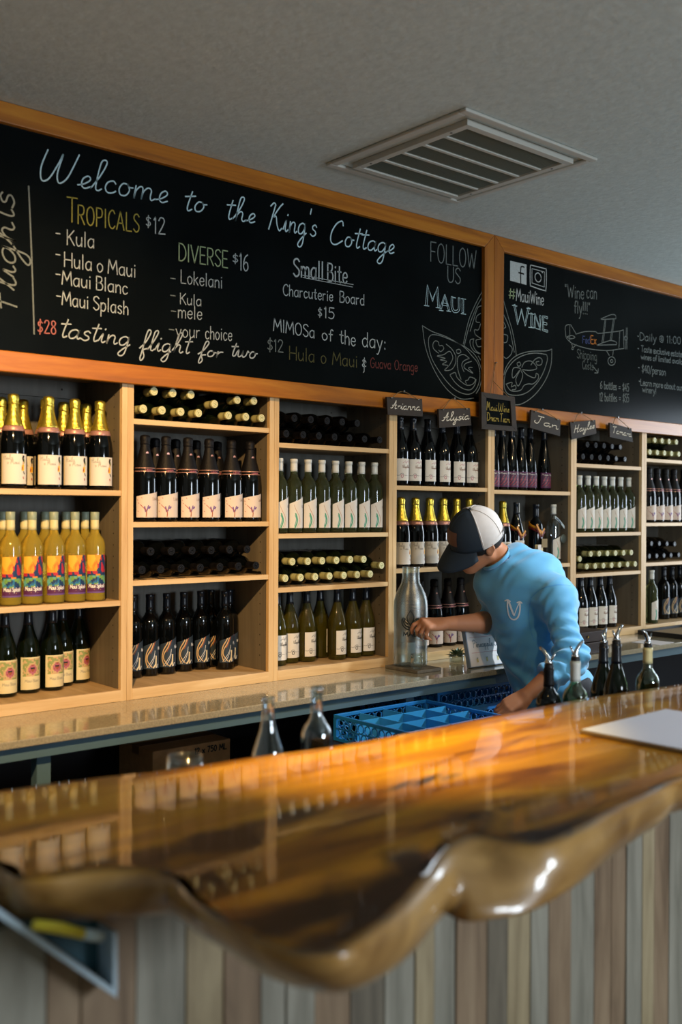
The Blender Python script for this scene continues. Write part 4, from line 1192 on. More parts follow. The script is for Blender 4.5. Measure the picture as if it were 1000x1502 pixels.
# second unit
W2, W3, W4, W5, W6, W7 = 'second shelf unit from left', 'unit left of Arianna sign', 'unit under Alysia sign', 'unit under Jan sign', 'unit under Haylee sign', 'far right unit'
lying('lime', mk_lime, 'cream-capped bottle lying', 'top of second unit from left', (('lower', (209.5, 236.4, 264, 290, 332.4, 360.5, 382), 0), ('upper', (225.6, 253, 279.6), 1), ('loose middle', (316.8,), .55), ('upper right', (347, 372.5), .9)), 1.929, 'cream-capped bottles lying on the second unit')
row('loke', mk_loke, 'black sparkling bottle with slanted cream label', 'second unit from left', (212, 243, 275, 306, 339, 366), 3.36, 1.552, 'black sparkling bottles in the second unit', 'front row')
row('loke', mk_loke, 'black sparkling bottle half hidden', 'second unit from left', (227, 257, 287, 318), 3.475, 1.552, 'black sparkling bottles in the second unit', 'rear row')
lying('darklie', mk_darklie, 'dark bottle lying neck outward', 'second unit from left', (('lower', (206, 236, 266, 294, 323, 350, 376), 0), ('upper', (221, 251.5, 282, 310, 337, 363), 1)), 1.338, 'dark bottles lying in the second unit')
for i, (u, v) in enumerate(((197, 996), (219, 993), (245, 990), (270, 986), (295, 983), (317, 979), (336, 981), (360, 977))):
    p = at_z(u, v, ZF)
    put('mele', mk_mele, f"{ORD[i]} dark bottle with navy swirl label from left, front of second unit bottom", (x_at(u, p.y+.037), p.y+.037, ZF+.0004), (0, 0, math.radians(RND.uniform(-6, 4))), 'navy-labelled bottles at the bottom of the second unit')
#, 'second unit bottom', (232, 258, 284, 316, 347), 3.50, ZF, 'navy-labelled bottles at the bottom of the second unit', 'rear row')
BAY[0] = 2
# third unit (ends under the Arianna sign)
lying('darklie', mk_darklie, 'dark bottle lying', 'topmost in unit left of Arianna sign', (('lower', (419, 444, 467, 490, 512, 534, 556), 0), ('upper', (431, 455, 479, 501, 523), 1)), 1.873, 'dark bottles lying beside the Arianna sign')
row('kula', mk_kula, 'white-capped clear bottle', 'shelf '+W3.replace('unit ', 'in unit '), (411.6, 431, 452.4, 473, 493, 513.5, 533, 552), 3.355, 1.502, 'white-capped bottles left of the Arianna sign', 'front row')
row('kula', mk_kula, 'white-capped clear bottle half hidden', 'unit left of Arianna sign', (421, 442, 462, 483, 503, 523, 543), 3.45, 1.502, 'white-capped bottles left of the Arianna sign', 'rear row')
lying('lime', mk_lime, 'cream-capped bottle lying', 'unit left of Arianna sign', (('lower', (419, 441.6, 463, 484, 506, 524, 543.6), 0), ('upper', (429, 452, 473, 494, 514, 534), 1), ('loose end', (560,), .55)), 1.281, 'cream-capped bottles lying left of the Arianna sign')
for i, (u, v) in enumerate(((407, 978), (426, 974), (450, 972), (470, 966), (495, 969), (518, 966), (541, 963))):
    p = at_z(u, v, ZF)
    put('white', mk_white, f"{ORD[i]} straw-coloured wine bottle from left, bottom of unit left of Arianna sign", (x_at(u, p.y+.041), p.y+.041, ZF+.0004), (0, 0, math.radians((0, 3, 8, 60, 12, 6, 0)[i])), 'straw wine bottles left of the Arianna sign')
#, 'bottom left of Arianna sign', (438, 462, 507, 530), 3.53, ZF, 'straw wine bottles left of the Arianna sign', 'rear row')
BAY[0] = 3
# fourth unit (Alysia)
row('red', mk_red, 'dark bottle with cream circle label', 'top shelf under Alysia sign', (586.5, 604, 626, 647.4, 669, 688), 3.37, 1.712, 'dark cream-labelled bottles under the Alysia sign')
row('hula', mk_hula, 'gold-foiled sparkling bottle', 'shelf under Alysia sign behind cap', (588, 609, 630, 650, 670, 688), 3.38, 1.336, 'gold-foiled bottles behind the man in the cap')
row('loke', mk_loke, 'black sparkling bottle', 'bottom shelf behind the outstretched arm', (616, 637, 657, 676), 3.42, ZF, 'black sparkling bottles behind the outstretched arm')
BAY[0] = 4
# fifth unit (Jan)
row('hock', mk_hock, 'slender dark bottle with plum label', 'top shelf under Jan sign', (726, 737.5, 749, 761, 773, 797), 3.40, 1.704, 'slender plum-labelled bottles under the Jan sign')
BAY[0] = 5
# sixth unit (Haylee and Tamara)
lying('darklie', mk_darklie, 'dark bottle lying', 'topmost under Haylee sign', (('lower', (855, 867, 879, 891, 903, 916), 0), ('upper', (861, 873, 885, 897, 909), 1)), 1.857, 'dark bottles lying under the Haylee sign')
row('kula', mk_kula, 'white-capped bottle', 'shelf under Haylee and Tamara signs', (849.5, 861.5, 873.5, 885.5, 897.5, 909.5, 921.5), 3.36, 1.485, 'white-capped bottles under the Haylee and Tamara signs')
lying('lime', mk_lime, 'cream-capped bottle lying', 'below white-capped bottles under Haylee sign', (('lower', (860, 872.4, 884.5, 896.6, 908.7, 921, 932), 0), ('upper', (867, 879, 891.5, 903, 915, 926), 1), ('loose', (851,), .5)), 1.264, 'cream-capped bottles lying under the Haylee sign')
row('redlow', lambda t: mk_red(t, .295), 'dark bottle with cream line label', 'behind the dark box', (852, 866, 880.5, 894.4), 3.39, ZF, 'dark bottles behind the dark box')
BAY[0] = 6
# far right unit
lying('lime', mk_lime, 'cream-capped bottle lying', 'top of far right unit', (('lower', (951.7, 962.7, 973.5, 983.8, 994.5), 0), ('upper', (960, 970.5, 981, 991.7), 1)), 1.908, 'cream-capped bottles lying in the far right unit')
row('loke', mk_loke, 'black sparkling bottle', 'shelf of far right unit', (951, 963, 975, 987, 1002), 3.37, 1.536, 'black sparkling bottles in the far right unit')
lying('darklie', mk_darklie, 'dark bottle lying', 'shelf of far right unit', (('lower', (950, 961, 972, 983.5, 995.5), 0), ('upper', (955, 966.5, 978, 989.5), 1)), 1.305, 'dark bottles lying in the far right unit')
row('mele', mk_mele, 'dark bottle with swirl label', 'bottom of far right unit', (973.6, 985.7, 997.5), 3.43, ZF, 'swirl-labelled bottles in the far right unit')
put('kula', mk_kula, 'single white-capped bottle standing before swirl-labelled bottles in far right unit', (x_at(956, 3.345), 3.345, ZF+.0004), (0, 0, 0), 'white-capped bottle on its own at the far right')

def settle():
    """nudge bottles of one compartment apart until none touch"""
    comp = {}
    for t, b, r in PLACED:
        ly = abs(t.rotation_euler.x) > 1
        floor = max(z for z in BAYS[b][1]+[ZF] if z <= t.location.z+.001)
        comp.setdefault((b, floor, ly), []).append((t, r))
    for (b, floor, ly), items in comp.items():
        x1 = SEAM0+PITCHX*b-PT; x0 = x1-PITCHX+2*PT
        P = [[t.location.x, (t.location.z if ly else t.location.y)] for t, r in items]
        Rr = [r for t, r in items]
        for it in range(600):
            moved = 0
            for i in range(len(P)):
                for j in range(i+1, len(P)):
                    dx, dy = P[j][0]-P[i][0], P[j][1]-P[i][1]
                    d = math.hypot(dx, dy); need = Rr[i]+Rr[j]+.0006
                    if d < need:
                        moved = 1
                        k = (need-d)/max(d, 1e-4)*.5
                        wy = .6
                        P[i][0] -= dx*k; P[j][0] += dx*k; P[i][1] -= dy*k*wy; P[j][1] += dy*k*wy
            for i in range(len(P)):
                P[i][0] = min(max(P[i][0], x0+Rr[i]+.001), x1-Rr[i]-.001)
                if ly: P[i][1] = max(P[i][1], floor+Rr[i]+.0006)
                else: P[i][1] = min(max(P[i][1], YS+Rr[i]+.004), YB-.013-Rr[i])
            if not moved: break
        for (t, r), p in zip(items, P):
            t.location.x = p[0]
            if ly: t.location.z = p[1]
            else: t.location.y = p[1]
settle()
BAY[0] = None

def thin(name, tint, base=.06, edge=.55, rough=.03):
    """thin clear glass: see-through, with reflections that grow towards its edges"""
    m = bpy.data.materials.new(name); m.use_nodes = True
    nt = m.node_tree; nt.nodes.clear(); L = nt.links.new
    out = nt.nodes.new('ShaderNodeOutputMaterial'); tr = nt.nodes.new('ShaderNodeBsdfTransparent'); gl = nt.nodes.new('ShaderNodeBsdfGlossy'); mx = nt.nodes.new('ShaderNodeMixShader')
    lw_ = nt.nodes.new('ShaderNodeLayerWeight'); lw_.inputs['Blend'].default_value = .35
    mr = nt.nodes.new('ShaderNodeMapRange'); mr.inputs['To Min'].default_value = base; mr.inputs['To Max'].default_value = edge
    tr.inputs['Color'].default_value = lin(tint); gl.inputs['Roughness'].default_value = rough
    L(lw_.outputs['Facing'], mr.inputs['Value']); L(mr.outputs['Result'], mx.inputs['Fac']); L(tr.outputs[0], mx.inputs[1]); L(gl.outputs[0], mx.inputs[2]); L(mx.outputs[0], out.inputs['Surface'])
    return m
M['clear_filled'] = thin('hollow_clear_glass', 'eef6fa', .09, .75)
# ---------------------------------------------------------------- live-edge bar
def koa():
    m = bpy.data.materials.new('lacquered_koa'); m.use_nodes = True
    nt = m.node_tree; b = nt.nodes['Principled BSDF']; L = nt.links.new
    g = nt.nodes.new('ShaderNodeNewGeometry')
    mp = nt.nodes.new('ShaderNodeMapping'); mp.inputs['Scale'].default_value = (1.3, 6.5, 4.0); mp.inputs['Rotation'].default_value = (0, 0, math.radians(-7))
    L(g.outputs['Position'], mp.inputs['Vector'])
    n = nt.nodes.new('ShaderNodeTexNoise'); n.inputs['Scale'].default_value = 1.5; n.inputs['Detail'].default_value = 9; n.inputs['Roughness'].default_value = 0.6; n.inputs['Distortion'].default_value = 0.9
    L(mp.outputs['Vector'], n.inputs['Vector'])
    r = nt.nodes.new('ShaderNodeValToRGB')
    r.color_ramp.elements.new(.5); r.color_ramp.elements.new(.6)
    r.color_ramp.elements[0].position = .30; r.color_ramp.elements[0].color = lin('5c2f08')
    r.color_ramp.elements[1].position = .44; r.color_ramp.elements[1].color = lin('9c620a')
    r.color_ramp.elements[2].position = .60; r.color_ramp.elements[2].color = lin('c58a0a')
    r.color_ramp.elements[3].position = .78; r.color_ramp.elements[3].color = lin('dda822')
    L(n.outputs['Fac'], r.inputs['Fac'])
    # dark heartwood figure, strongest near the live edge (per-vertex wood zone), and pale sapwood on the edge itself
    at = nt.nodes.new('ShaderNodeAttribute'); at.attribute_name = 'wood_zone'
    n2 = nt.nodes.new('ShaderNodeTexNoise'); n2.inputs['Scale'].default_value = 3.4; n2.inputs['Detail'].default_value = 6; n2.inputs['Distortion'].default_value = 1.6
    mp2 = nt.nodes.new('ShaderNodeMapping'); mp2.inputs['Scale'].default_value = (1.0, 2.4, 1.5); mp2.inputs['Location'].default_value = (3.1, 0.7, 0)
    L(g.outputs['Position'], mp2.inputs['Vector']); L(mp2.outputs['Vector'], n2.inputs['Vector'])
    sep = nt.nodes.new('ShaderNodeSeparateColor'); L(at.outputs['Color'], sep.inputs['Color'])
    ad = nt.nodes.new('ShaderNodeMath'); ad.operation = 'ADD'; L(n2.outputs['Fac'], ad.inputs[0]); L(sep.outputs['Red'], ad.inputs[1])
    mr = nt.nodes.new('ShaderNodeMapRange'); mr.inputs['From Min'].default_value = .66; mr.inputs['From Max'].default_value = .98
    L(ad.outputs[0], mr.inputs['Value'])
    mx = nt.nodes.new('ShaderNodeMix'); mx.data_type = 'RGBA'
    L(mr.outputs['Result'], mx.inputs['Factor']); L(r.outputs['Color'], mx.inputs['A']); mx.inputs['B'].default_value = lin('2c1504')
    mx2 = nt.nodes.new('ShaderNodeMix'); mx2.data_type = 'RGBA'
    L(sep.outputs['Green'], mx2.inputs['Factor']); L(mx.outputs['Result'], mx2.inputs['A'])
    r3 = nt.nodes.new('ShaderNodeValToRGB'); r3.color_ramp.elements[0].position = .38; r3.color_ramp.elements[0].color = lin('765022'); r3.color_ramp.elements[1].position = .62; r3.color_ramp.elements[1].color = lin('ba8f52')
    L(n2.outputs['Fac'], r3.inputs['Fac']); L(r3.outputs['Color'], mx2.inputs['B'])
    L(mx2.outputs['Result'], b.inputs['Base Color'])
    b.inputs['Roughness'].default_value = 0.35; b.inputs['Coat Weight'].default_value = 0.75; b.inputs['Coat Roughness'].default_value = 0.035
    bp_ = nt.nodes.new('ShaderNodeBump'); bp_.inputs['Strength'].default_value = .05; bp_.inputs['Distance'].default_value = .01
    L(n2.outputs['Fac'], bp_.inputs['Height']); L(bp_.outputs['Normal'], b.inputs['Coat Normal'])
    return m
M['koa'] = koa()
ZBAR, ZLOW = 1.07, 0.985
EDGE = [((0, 1270), (0, 1335)), ((20, 1288), (25, 1348)), ((60, 1290), (70, 1352)), ((130, 1278), (130, 1353)), ((200, 1276), (200, 1348)), ((255, 1290), (250, 1345)), ((272, 1312), (268, 1352)), ((300, 1340), (295, 1370)), ((340, 1365), (335, 1395)), ((400, 1388), (390, 1432)), ((450, 1400), (445, 1452)), ((500, 1398), (500, 1458)), ((540, 1375), (550, 1440)), ((590, 1335), (605, 1400)), ((630, 1290), (640, 1355)), ((648, 1262), (662, 1340)), ((668, 1240), (690, 1352)), ((700, 1226), (730, 1350)), ((750, 1235), (790, 1332)), ((800, 1238), (840, 1305)), ((850, 1220), (880, 1272)), ((900, 1192), (920, 1240)), ((950, 1168), (965, 1212)), ((1000, 1145), (1000, 1190))]
top = [(.36, 1.92), (.44, 1.74), (.53, 1.58)] + [tuple(at_z(u, v, ZBAR).xy) for (u, v), _ in EDGE] + [(2.1, 1.05), (2.6, 1.02), (3.4, 1.00), (4.0, 1.0)]
low = [(.38, 1.92), (.46, 1.74), (.55, 1.58)] + [tuple(at_z(u, v, ZLOW).xy) for _, (u, v) in EDGE] + [(2.1, 1.03), (2.6, 1.01), (3.4, .99), (4.0, .99)]
back = [tuple(at_z(u, v, ZBAR).xy) for u, v in ((0, 1160), (100, 1146), (250, 1129), (370, 1111), (500, 1093), (600, 1075), (715, 1052), (860, 1024), (1000, 1003))]
back = [(.37, 1.93), (.55, 1.90)] + back + [(3.4, 1.68), (4.0, 1.68)]
top = smooth(top, 4); low = smooth(low, 4); back = smooth(back, 6)
bx = np.array([b[0] for b in back]); by = np.array([b[1] for b in back])
N = len(top)
tp = np.array(top); lp = np.array(low)
tg = np.gradient(tp, axis=0); tg /= np.hypot(tg[:, 0], tg[:, 1])[:, None]
nrm = np.stack((tg[:, 1], -tg[:, 0]), 1)
# dark burl figure in the slab: centre, half-lengths, strength
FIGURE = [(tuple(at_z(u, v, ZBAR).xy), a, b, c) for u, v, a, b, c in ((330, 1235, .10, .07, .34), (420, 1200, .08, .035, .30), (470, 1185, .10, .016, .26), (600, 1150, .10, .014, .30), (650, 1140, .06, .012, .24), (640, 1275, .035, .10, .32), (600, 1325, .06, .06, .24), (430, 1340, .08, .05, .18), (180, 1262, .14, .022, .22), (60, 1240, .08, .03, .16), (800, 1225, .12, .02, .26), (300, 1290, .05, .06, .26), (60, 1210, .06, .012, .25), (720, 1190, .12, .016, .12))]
rings, zone = [], []
for i in range(N):
    T, Bq, n = tp[i], lp[i], nrm[i]
    fx = T[0] if i > 14 else T[0]
    k = i/(N-1)
    # matching point on the back edge
    xb = min(max(T[0]*0.55+(0.37+(4.0-0.37)*k**1.15)*0.45, .37), 4.0)
    yb_ = float(np.interp(xb, bx, by))
    Bk = np.array([xb, yb_])
    rg = [(Bk[0], Bk[1]+.004, ZBAR-.006), (Bk[0], Bk[1], ZBAR)]
    zo = [(0, 0), (0, 0)]
    d = T-Bk
    for f in [k_/26 for k_ in range(1, 25)]+[.955]:
        p = Bk+d*f; rg.append((p[0], p[1], ZBAR))
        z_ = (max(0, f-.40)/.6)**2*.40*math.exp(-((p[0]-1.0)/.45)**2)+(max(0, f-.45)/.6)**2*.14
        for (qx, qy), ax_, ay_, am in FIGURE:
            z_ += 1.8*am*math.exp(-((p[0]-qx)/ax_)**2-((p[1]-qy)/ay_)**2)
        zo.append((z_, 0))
    for (w, off, z, g) in ((0, -.016, ZBAR, .0), (0, -.006, ZBAR-.0015, .25), (.1, .002, ZBAR-.008, .8), (.25, .010, ZBAR-.022, 1), (.5, .015, (ZBAR+ZLOW)/2, 1), (.75, .010, ZLOW+.020, 1), (.95, .002, ZLOW+.004, 1)):
        p = T*(1-w)+Bq*w+n*off
        rg.append((p[0], p[1], z)); zo.append((.34 if g < .5 else .1, g))
    p = Bq-n*.012; rg.append((p[0], p[1], ZLOW-.002)); zo.append((0, 1))
    p = Bq*.8+Bk*.2; rg.append((p[0], p[1], ZLOW-.002)); zo.append((0, 0))
    rg.append((Bk[0], Bk[1]-.004, ZLOW)); zo.append((0, 0))
    rings.append(rg); zone.append(zo)
bar = thing('bar_counter', 'glossy live-edge wooden bar in front, with vertical plank front', 'bar', (1.8, 1.5, 0))
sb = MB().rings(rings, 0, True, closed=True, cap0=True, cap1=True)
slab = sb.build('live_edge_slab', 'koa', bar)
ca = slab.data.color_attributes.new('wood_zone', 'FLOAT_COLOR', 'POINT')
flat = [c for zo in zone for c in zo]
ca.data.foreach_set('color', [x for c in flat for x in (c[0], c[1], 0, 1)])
# flat top keeps crisp shading: sharp along the back edge
PL = ['plank_grey', 'plank_brown', 'plank_tan', 'plank_dark']
M['plank_grey'] = wood('plank_grey', 'z', ('6a675a', '928e80', 'a9a596'), 0.6, stretch=9)
M['plank_brown'] = wood('plank_brown', 'z', ('5d4b3a', '8a745c', 'a38d72'), 0.6, stretch=9)
M['plank_tan'] = wood('plank_tan', 'z', ('7a6a50', 'a49474', 'b9a98a'), 0.6, stretch=9)
M['plank_dark'] = wood('plank_dark', 'z', ('443e34', '6a6254', '827968'), 0.6, stretch=9)
YP = 1.45
m = MB(); rnd = random.Random(5); x = .40
seq = [0, 1, 0, 1, 1, 0, 2, 1, 0, 0, 1, 3, 0, 2, 0, 1, 3, 2]
i = 0
while x < 3.9:
    w = rnd.uniform(.055, .098)
    m.box(x+.0012, x+w-.0012, YP-rnd.uniform(.002, .006), YP+.02, 0.0, ZLOW-.004, seq[i % len(seq)]); x += w; i += 1
m.build('plank_front', PL, bar, bevel=.0018)
MB().box(.38, 3.95, 1.475, 1.52, .0, ZLOW-.003).build('carcass', 'dark', bar)
MB().box(.40, 3.95, 1.521, 2.03, .845, .865).build('work_shelf', 'dark', bar)
for px in (.6, 2.2, 3.8):
    MB().box(px, px+.04, 1.97, 2.01, 0, .8445).build('leg', 'dark', bar)
# steel gusset under the left end
M['steel'] = mat('brushed_steel', 'b9cdd8', 0.35, metal=0.15)
M['teal_dark'] = mat('dark_teal_paint', '2d5560', 0.5)
yb0 = YP-.012
fn = lambda a, b, d: (a, d, b)
q = lambda *ps: [(at_y(u, v, yb0).x, at_y(u, v, yb0).z) for u, v in ps]
MB().prism(q((-40, 1304), (20, 1346), (148, 1436), (150, 1448), (-40, 1318))[::-1], yb0-.05, yb0+.0, fn).build('steel_brace', 'steel', bar, bevel=.001)
MB().prism(q((143, 1352), (150, 1352), (150, 1440), (143, 1432)), yb0-.05, yb0, fn).build('steel_upright', 'steel', bar, bevel=.001)
MB().prism(q((30, 1350), (143, 1350), (143, 1430))[::-1], yb0-.002, yb0+.001, fn).build('gusset_plate', 'teal_dark', bar)
M['yellow_plastic'] = mat('yellow_plastic', 'fbe94a', 0.4)
M['pale_plastic'] = mat('pale_blue_plastic', 'd8eef4', 0.4)
a, b, c = at_y(50, 1356, yb0-.066), at_y(122, 1370, yb0-.064), at_y(149, 1374, yb0-.062)
t = thing('brush', 'yellow handle with pale tip tucked behind steel brace under bar', 'brush', tuple(b))
MB().tube([tuple(a), tuple(a.lerp(b, .5)+Vector((0, 0, .002))), tuple(b)], [.007, .0085, .0075], 10).build('handle', 'yellow_plastic', t)
MB().tube([tuple(b), tuple(b.lerp(c, .6)), tuple(c)], [.0078, .0085, .0075], 10).build('tip', 'pale_plastic', t)

# menu sheet on its board, lying on the bar
t = thing('menu_board', 'white paper menu on a thin board lying on the bar', 'menu', (2.2, 1.29, ZBAR), rz=math.radians(1.5))
M['tan_board'] = mat('tan_board', '8b7656', 0.6)
M['white_paper'] = mat('white_paper', 'd5d5da', 0.7)
MB().box(-.19, .20, -.19, .183, .0006, .009).build('board', 'tan_board', t, bevel=.002, local=True)
MB().box(-.186, .196, -.186, .179, .0092, .0105).build('paper_sheet', 'white_paper', t, local=True)

# ---------------------------------------------------------------- things on the back counter
M['clear_ridged'] = thin('clear_ridged_glass', 'e9efed', .13, .7, .28)
M['dark_ink'] = mat('dark_print', '1b2323', 0.6)
M['blue_white'] = mat('pale_blue_paper', 'b9cdd8', 0.6)
M['weathered'] = mat('weathered_wood', '6b665c', 0.7, bump=.5, bscale=60, mott=.25, mscale=40)
p = at_z(600, 984, ZB)
bx0 = at_z(556, 974, ZB+.012); bx1 = at_z(628, 978, ZB+.012)
t = thing('display_board', 'small weathered wooden board under the bottle-shaped display', 'board', ((bx0.x+bx1.x)/2, 3.165, ZB))
MB().box(bx0.x-.01, bx1.x+.02, 3.065, 3.268, ZB+.0005, ZB+.014).build('plank', 'weathered', t, bevel=.002)
YD = 3.19
dx = x_at(603, YD); zb = ZB+.0146
t = thing('bottle_display', 'large clear ridged bottle-shaped display with leaf emblem, beside the man\'s hand', 'display', (dx, YD, zb), rz=math.radians(-38))
prof = [(.050, 0), (.072, .002), (.075, .010), (.074, .06), (.0745, .17), (.076, .255), (.074, .285), (.066, .315), (.053, .342), (.042, .362), (.0385, .385), (.0375, .425), (.0385, .427), (.0385, .434)]
def dense(pr, step):
    out = []
    for (r0, z0), (r1, z1) in zip(pr, pr[1:]):
        n = max(1, int(abs(z1-z0)/step))
        for i in range(n): out.append((r0+(r1-r0)*i/n, z0+(z1-z0)*i/n))
    return out+[pr[-1]]
outer = [(r+(.0009*math.cos(z*2*math.pi/.0056) if .02 < z < .42 else 0), z) for r, z in dense(prof, .0014)]
inner = [(r-.004, max(z, .005)) for r, z in reversed(prof)]
Tm = Matrix.Diagonal((1, .62, 1, 1))
MB().lathe([(0, 0)]+outer+inner+[(0, .005)], 40, T=Tm).build('ridged_shell', 'clear_ridged', t, local=True)
def ell(r, lift=0):
    return lambda s, z: ((r+lift)*math.sin(s/r), -(r+lift)*.62*math.cos(s/r)-.0006, z)
m = MB(); f = ell(.0755, .0045)
cx, cz, R_ = -.006, .200, .038
m.ribbon([(cx+R_*math.cos(a*math.pi/14), cz+R_*math.sin(a*math.pi/14)) for a in range(-15, 2)], .0042, f, 0)
m.ribbon([(cx+.029*math.cos(a*math.pi/14), cz+.029*math.sin(a*math.pi/14)) for a in range(-14, 1)], .0024, f, 0)
for sgn in (-1, 1):
    m.ribbon(smooth([(cx, cz-.028), (cx+sgn*.024, cz-.016), (cx+sgn*.034, cz+.012), (cx+sgn*.016, cz+.004), (cx, cz-.020)], 5), .0034, f, 0)
    m.ribbon(smooth([(cx, cz+.046), (cx+sgn*.014, cz+.020), (cx+sgn*.008, cz-.004), (cx, cz-.016)], 5), .0036, f, 0)
    m.ribbon(smooth([(cx+sgn*.01, cz-.012), (cx+sgn*.022, cz-.004), (cx+sgn*.026, cz+.006)], 5), .004, f, 0)
write(m, 'MAUI', (-.036, .134), (.030, .134), .018, .0032, f, 0)
m.build('emblem', 'dark_ink', t, local=True)
m = MB(); f2 = ell(.060)
m.v += [f2(-.018+.036*i/6, z) for z in (.02, .105) for i in range(7)]
for i in range(6): m.f.append((i, i+1, i+8, i+7)); m.m.append(0); m.sm.append(True)
m.build('inner_paper', 'blue_white', t, local=True)
# small tumbler beside it
M['thin_glass'] = thin('thin_clear_glass', 'f6faf8', .07, .6)
pg = at_z(613, 975, zb)
t = thing('small_glass', 'small clear stemless glass on the board beneath the man\'s hand', 'glass', (x_at(613, 3.10), 3.102, zb))
MB().lathe([(0, .001), (.018, 0), (.0255, .012), (.0285, .03), (.0265, .055), (.0250, .066), (.0242, .066), (.0255, .054), (.0272, .03), (.0243, .013), (.017, .004), (0, .004)], 28).build('bowl', 'thin_glass', t, local=True)

# white sign block "Pineapple ..." leaning by the man's arm
M['sign_white'] = mat('white_card', 'e8e2dc', 0.6)
M['sign_side'] = mat('grey_blue_edge', '8fa3ba', 0.6)
M['pink_ink'] = mat('pink_print', 'd09a94', 0.7)
M['grey_ink'] = mat('grey_blue_print', '6f7f88', 0.7)
M['yellow_ink'] = mat('pale_yellow_print', 'd3c27a', 0.7)
t = thing('card_sign', 'white card sign reading Pineapple, standing by the man\'s forearm', 'sign', (3.337, 3.02, ZB+.0052), rz=math.radians(-2))
T = Matrix.Rotation(math.radians(-13), 4, 'X')
MB().box(0, .255, 0, .022, .0002, .188, 0, T).build('card_block', 'sign_side', t, local=True)
ff = lambda a, b: tuple(T @ Vector((a, -.0008, b)))
m = MB(); m.poly([(.004, .003), (.251, .003), (.251, .186), (.004, .186)], ff, 0)
ff2 = lambda a, b: tuple(T @ Vector((a, -.0016, b)))
for z in (.062, .130): m.ribbon([(.02, z), (.24, z)], .0018, ff2, 1)
write(m, 'Pineapple Sour', (.034, .085), (.235, .085), .034, .0026, ff2, 2, 'cursive', space=3)
for a in (.05, .11, .18):
    for z in (.030, .160):
        m.ribbon([(a, z-.008), (a, z+.004)], .009, ff2, 3); m.ribbon([(a-.004, z+.010), (a, z+.005), (a+.004, z+.011)], .0022, ff2, 2)
m.build('printed_face', ['sign_white', 'pink_ink', 'grey_ink', 'yellow_ink'], t, local=True)

# small leafy sprig in a glass between the bottles and the sign
M['leaf'] = mat('grey_green_leaf', '6f8a6a', 0.5)
M['leaf_pale'] = mat('pale_leaf', 'a9b58c', 0.5)
px_ = x_at(671, 3.17)
t = thing('leafy_sprig', 'small grey-green leafy sprig in a glass beside the white card sign', 'plant', (px_, 3.17, ZB))
MB().lathe([(0, .0008), (.030, .0006), (.034, .006), (.036, .04), (.034, .045), (.033, .04), (.030, .008), (0, .005)], 20).build('glass_pot', 'thin_glass', t, local=True)
m = MB(); rnd = random.Random(8)
for k in range(26):
    a = rnd.uniform(0, 6.28); el = rnd.uniform(.1, 1.2); Ln = rnd.uniform(.035, .060)
    d = Vector((math.cos(a)*math.cos(el), math.sin(a)*math.cos(el), math.sin(el))); s = d.cross(Vector((0, 0, 1))).normalized(); n_ = s.cross(d)
    b0 = Vector((0, 0, .03))+d*.008
    w = Ln*.20
    P = [b0, b0+d*Ln*.4+s*w+n_*.004, b0+d*Ln-Vector((0, 0, .006)), b0+d*Ln*.4-s*w+n_*.004]
    mid = b0+d*Ln*.5-n_*.003
    mi = k % 2
    for i in range(4): m.quad([P[i], P[(i+1) % 4], mid], mi, True)
m.build('leaves', ['leaf', 'leaf_pale'], t, local=True)

# right-hand end of the counter
M['dark_box'] = wood('dark_stained_box', 'x', ('1d1310', '2c1e18', '3a2a20'), 0.5)
t = thing('wooden_box', 'dark brown wooden box on the counter before cream-labelled dark bottles', 'box', (4.13, 3.08, ZB))
MB().box(3.98, 4.285, 2.965, 3.20, ZB+.0006, ZB+.055).build('lower_tier', 'dark_box', t, bevel=.002)
MB().box(3.985, 4.28, 2.970, 3.195, ZB+.0585, ZB+.108).build('upper_tier', 'dark_box', t, bevel=.002)
MB().box(4.0, 4.27, 2.985, 3.18, ZB+.0552, ZB+.0583).build('divider', 'black', t)
MB().lathe([(0, -.004), (.006, -.003), (.007, 0)], 12, T=Matrix.Translation((4.12, 2.968, ZB+.085)) @ Matrix.Rotation(math.pi/2, 4, 'X')).build('knob', 'gold_foil', t)
t = thing('paper_sheet', 'white sheet of paper lying on the counter at right', 'paper', (4.77, 3.03, ZB))
MB().box(-.075, .085, -.085, .075, .0006, .0016, T=Matrix.Rotation(.1, 4, 'Z')).build('sheet', 'white_paper', t, local=True)
t = thing('serving_tray', 'tan tray with black rim at the right end of the counter', 'tray', (5.25, 3.12, ZB))
MB().box(-.22, .22, -.14, .14, .0008, .012).build('tray_base', 'tan_board', t, local=True)
m = MB(); frame_ring(m, (-.235, .235, -.155, .155), (-.221, .221, -.141, .141), .0008, .026); m.build('rim', 'black', t, local=True)

